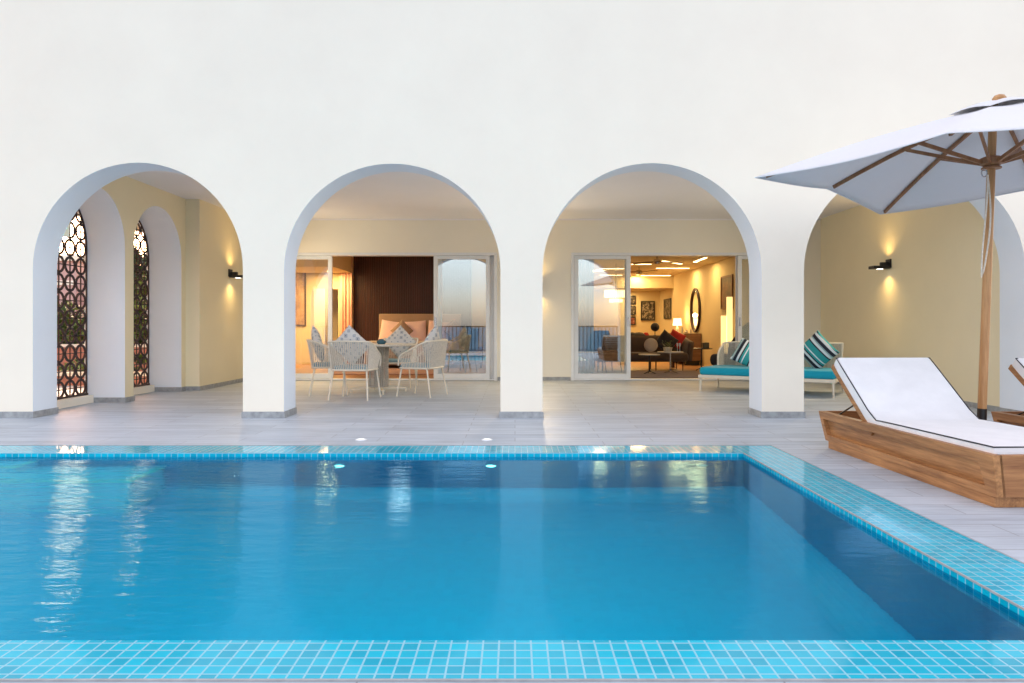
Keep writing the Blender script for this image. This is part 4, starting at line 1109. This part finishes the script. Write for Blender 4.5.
for r_, z_, h_, nn in ((.27,-.20,.17,30),(.15,-.32,.08,18)):
    g = MB()
    for k in range(nn):
        a = 2*math.pi*k/nn; g.box(-.014,.014,-.008,.008,0,h_,0, Matrix.Translation((r_*math.cos(a), r_*math.sin(a), z_)) @ Matrix.Rotation(a+R(90),4,'Z'))
    g.build('crystal_tier', M['lampshade'], t)
small_chair((1.98,15.3,0), R(200), 'black dining chair behind the left glass leaf of the living room', M['dark_fabric'], .9)
small_chair((1.55,14.4,0), R(150), 'black chair closest to the sheer curtain', M['dark_fabric'], .85)

# ------------------------------------------------------------------ railing behind the camera (mirrored in the glass)
t = thing('railing', 'dark metal balustrade along the seaward edge of the terrace', 'railing', (0,-.45,0))
m = MB(); m.box(-12,12,-.025,.025,.96,1.0); m.box(-12,12,-.015,.015,.08,.11); m.build('handrail', M['black_metal'], t)
m = MB(); x = -12
while x < 12: m.box(x-.013,x+.013,-.013,.013,.11,.96); x += .14
m.build('baluster', M['black_metal'], t)['kind'] = 'stuff'
for k in range(-6,7):
    g = MB(); g.box(k*2-.025+.06,k*2+.025+.06,-.024,.024,0,.96); g.build('post', M['black_metal'], t)

# ------------------------------------------------------------------ garden glimpsed through the lattice
m = MB(); m.box(-16,-5.6,5,14.2,-.04,-.012); m.build('garden_path', M['terracotta_paving'])['kind'] = 'structure'
def garden_wall(D, z1, mat, lbl, cap=True, th=.2):
    t = thing('garden_wall', lbl, 'garden wall', (-10,D,0))
    m = MB(); m.box(-8,3.9,0,th,-.03,z1); m.build('wall', mat, t)
    if cap: m = MB(); m.box(-8.03,3.93,-.03,th+.03,z1,z1+.06); m.build('coping', M['white_plaster'], t)
garden_wall(12.0,.16,M['terracotta'],'low terracotta planter edge with pale coping beyond the lattice')
garden_wall(15.2,.55,M['terracotta'],'knee high terracotta garden wall with pale coping')
def leaf_cloud(c, rad, n, sz, rnd):
    m = MB(); clumps = [(Vector((rnd.gauss(0,.45), rnd.gauss(0,.45), rnd.gauss(0,.42))), .25+.3*rnd.random()) for _ in range(14)]
    for k in range(n):
        cc_, cr = rnd.choice(clumps)
        d = Vector((rnd.gauss(0,1), rnd.gauss(0,1), rnd.gauss(0,1))).normalized()*cr*(rnd.random()**.4)
        p = cc_ + d; p = Vector((c[0]+p.x*rad[0], c[1]+p.y*rad[1], c[2]+p.z*rad[2]))
        if p.z < .02: continue
        a = Vector((rnd.gauss(0,1), rnd.gauss(0,1), rnd.gauss(0,.6))).normalized(); b = a.cross(Vector((rnd.gauss(0,1),rnd.gauss(0,1),rnd.gauss(0,1)))).normalized()
        s1, s2_ = sz*(.6+.8*rnd.random()), sz*.5*(.6+.6*rnd.random())
        m.add([p-a*s1, p+b*s2_, p+a*s1, p-b*s2_], [(0,1,2,3)], 0 if rnd.random() < .6 else 1)
    return m
def bush(loc, rad, n, lbl, mats, name='bush', trunk=None, seed=1):
    rnd = random.Random(seed)
    t = thing(name, lbl, name, loc, 0, 'shrubs and trees in the garden beyond the lattice')
    top = rad[2]*.9 if not trunk else trunk+rad[2]*.8
    leaf_cloud((0,0,top), rad, n, .09 if not trunk else .13, rnd).build('foliage' if not trunk else 'crown', [M[k] for k in mats], t, recalc=False)
    m = MB()
    if trunk:
        m.tube([(0,0,0),(.05,.02,trunk*.5),(0,.05,trunk+rad[2]*.4)], [.14,.11,.05], 8)
        for k in range(5): a = k*1.3; m.tube([(0,0,trunk*.8),(rad[0]*.4*math.cos(a),rad[1]*.4*math.sin(a),trunk+rad[2]*.7)], [.05,.02], 6)
    else: m.tube([(0,0,0),(0,0,rad[2]*.8)], [.03,.015], 6)
    m.build('trunk' if trunk else 'stem', M['bark'], t)
bush((-9.75,16.2,0),(1.0,.7,.85),3200,'leafy green shrub behind the garden wall, left of the others',('leaf','leaf_light'),seed=2)
bush((-10.9,16.6,0),(1.0,.7,.9),2600,'leafy green shrub behind the garden wall at the far left',('leaf','leaf_dark'),seed=3)
bush((-8.55,16.3,0),(1.0,.7,.9),3200,'leafy green shrub behind the garden wall, right of the others',('leaf_light','leaf'),seed=4)
bush((-7.3,12.7,0),(.55,.35,.26),900,'low bright green shrub in the terracotta planter',('leaf_light','leaf'),seed=5)
bush((-12.9,24.5,0),(1.05,1.05,1.35),4200,'dark broad tree standing in front of the pink house',('leaf_dark','leaf'),'tree',1.6,6)
def house(x0, x1, y0, y1, z1, mat, lbl, rows, band):
    t = thing('house', lbl, 'house', ((x0+x1)/2, y0, 0)); off = ((x0+x1)/2, y0, 0)
    m = MB(); m.box(x0,x1,y0,y1,-.03,z1); m.build('wall', mat, t, off=off)
    m = MB(); m.box(x0-.15,x1+.15,y0-.15,y1+.15,z1,z1+.22); m.build('roof', M['white_plaster'], t, off=off)
    for zc in band:
        m = MB(); m.box(x0-.02,x1+.02,y0-.05,y0,zc,zc+.18); m.build('floor_band', M['white_plaster'], t, off=off)
    for zc in rows:
        x = x0+.5
        while x < x1-.9:
            m = MB(); m.box(x,x+.85,y0-.03,y0+.02,zc,zc+1.1); f = m.build('window', M['window_dark'], t, off=off)
            g = MB(); g.box(x-.06,x+.91,y0-.06,y0-.0005,zc-.08,zc-.003); g.build('sill', M['white_plaster'], f, off=off); x += 1.7
house(-26,-17.2,28,36,3.55,M['pale_pink'],'low pink house with white bands seen through the nearer lattice',(1.1,),(2.6,))
house(-16.9,-8,29.5,38,2.9,M['terracotta'],'low terracotta house seen through the further lattice',(.9,),(2.3,))
house(-14.5,-9.5,60,70,5.2,M['pale_pink'],'far pale house behind the terracotta one',(1.2,3.4),(2.6,))
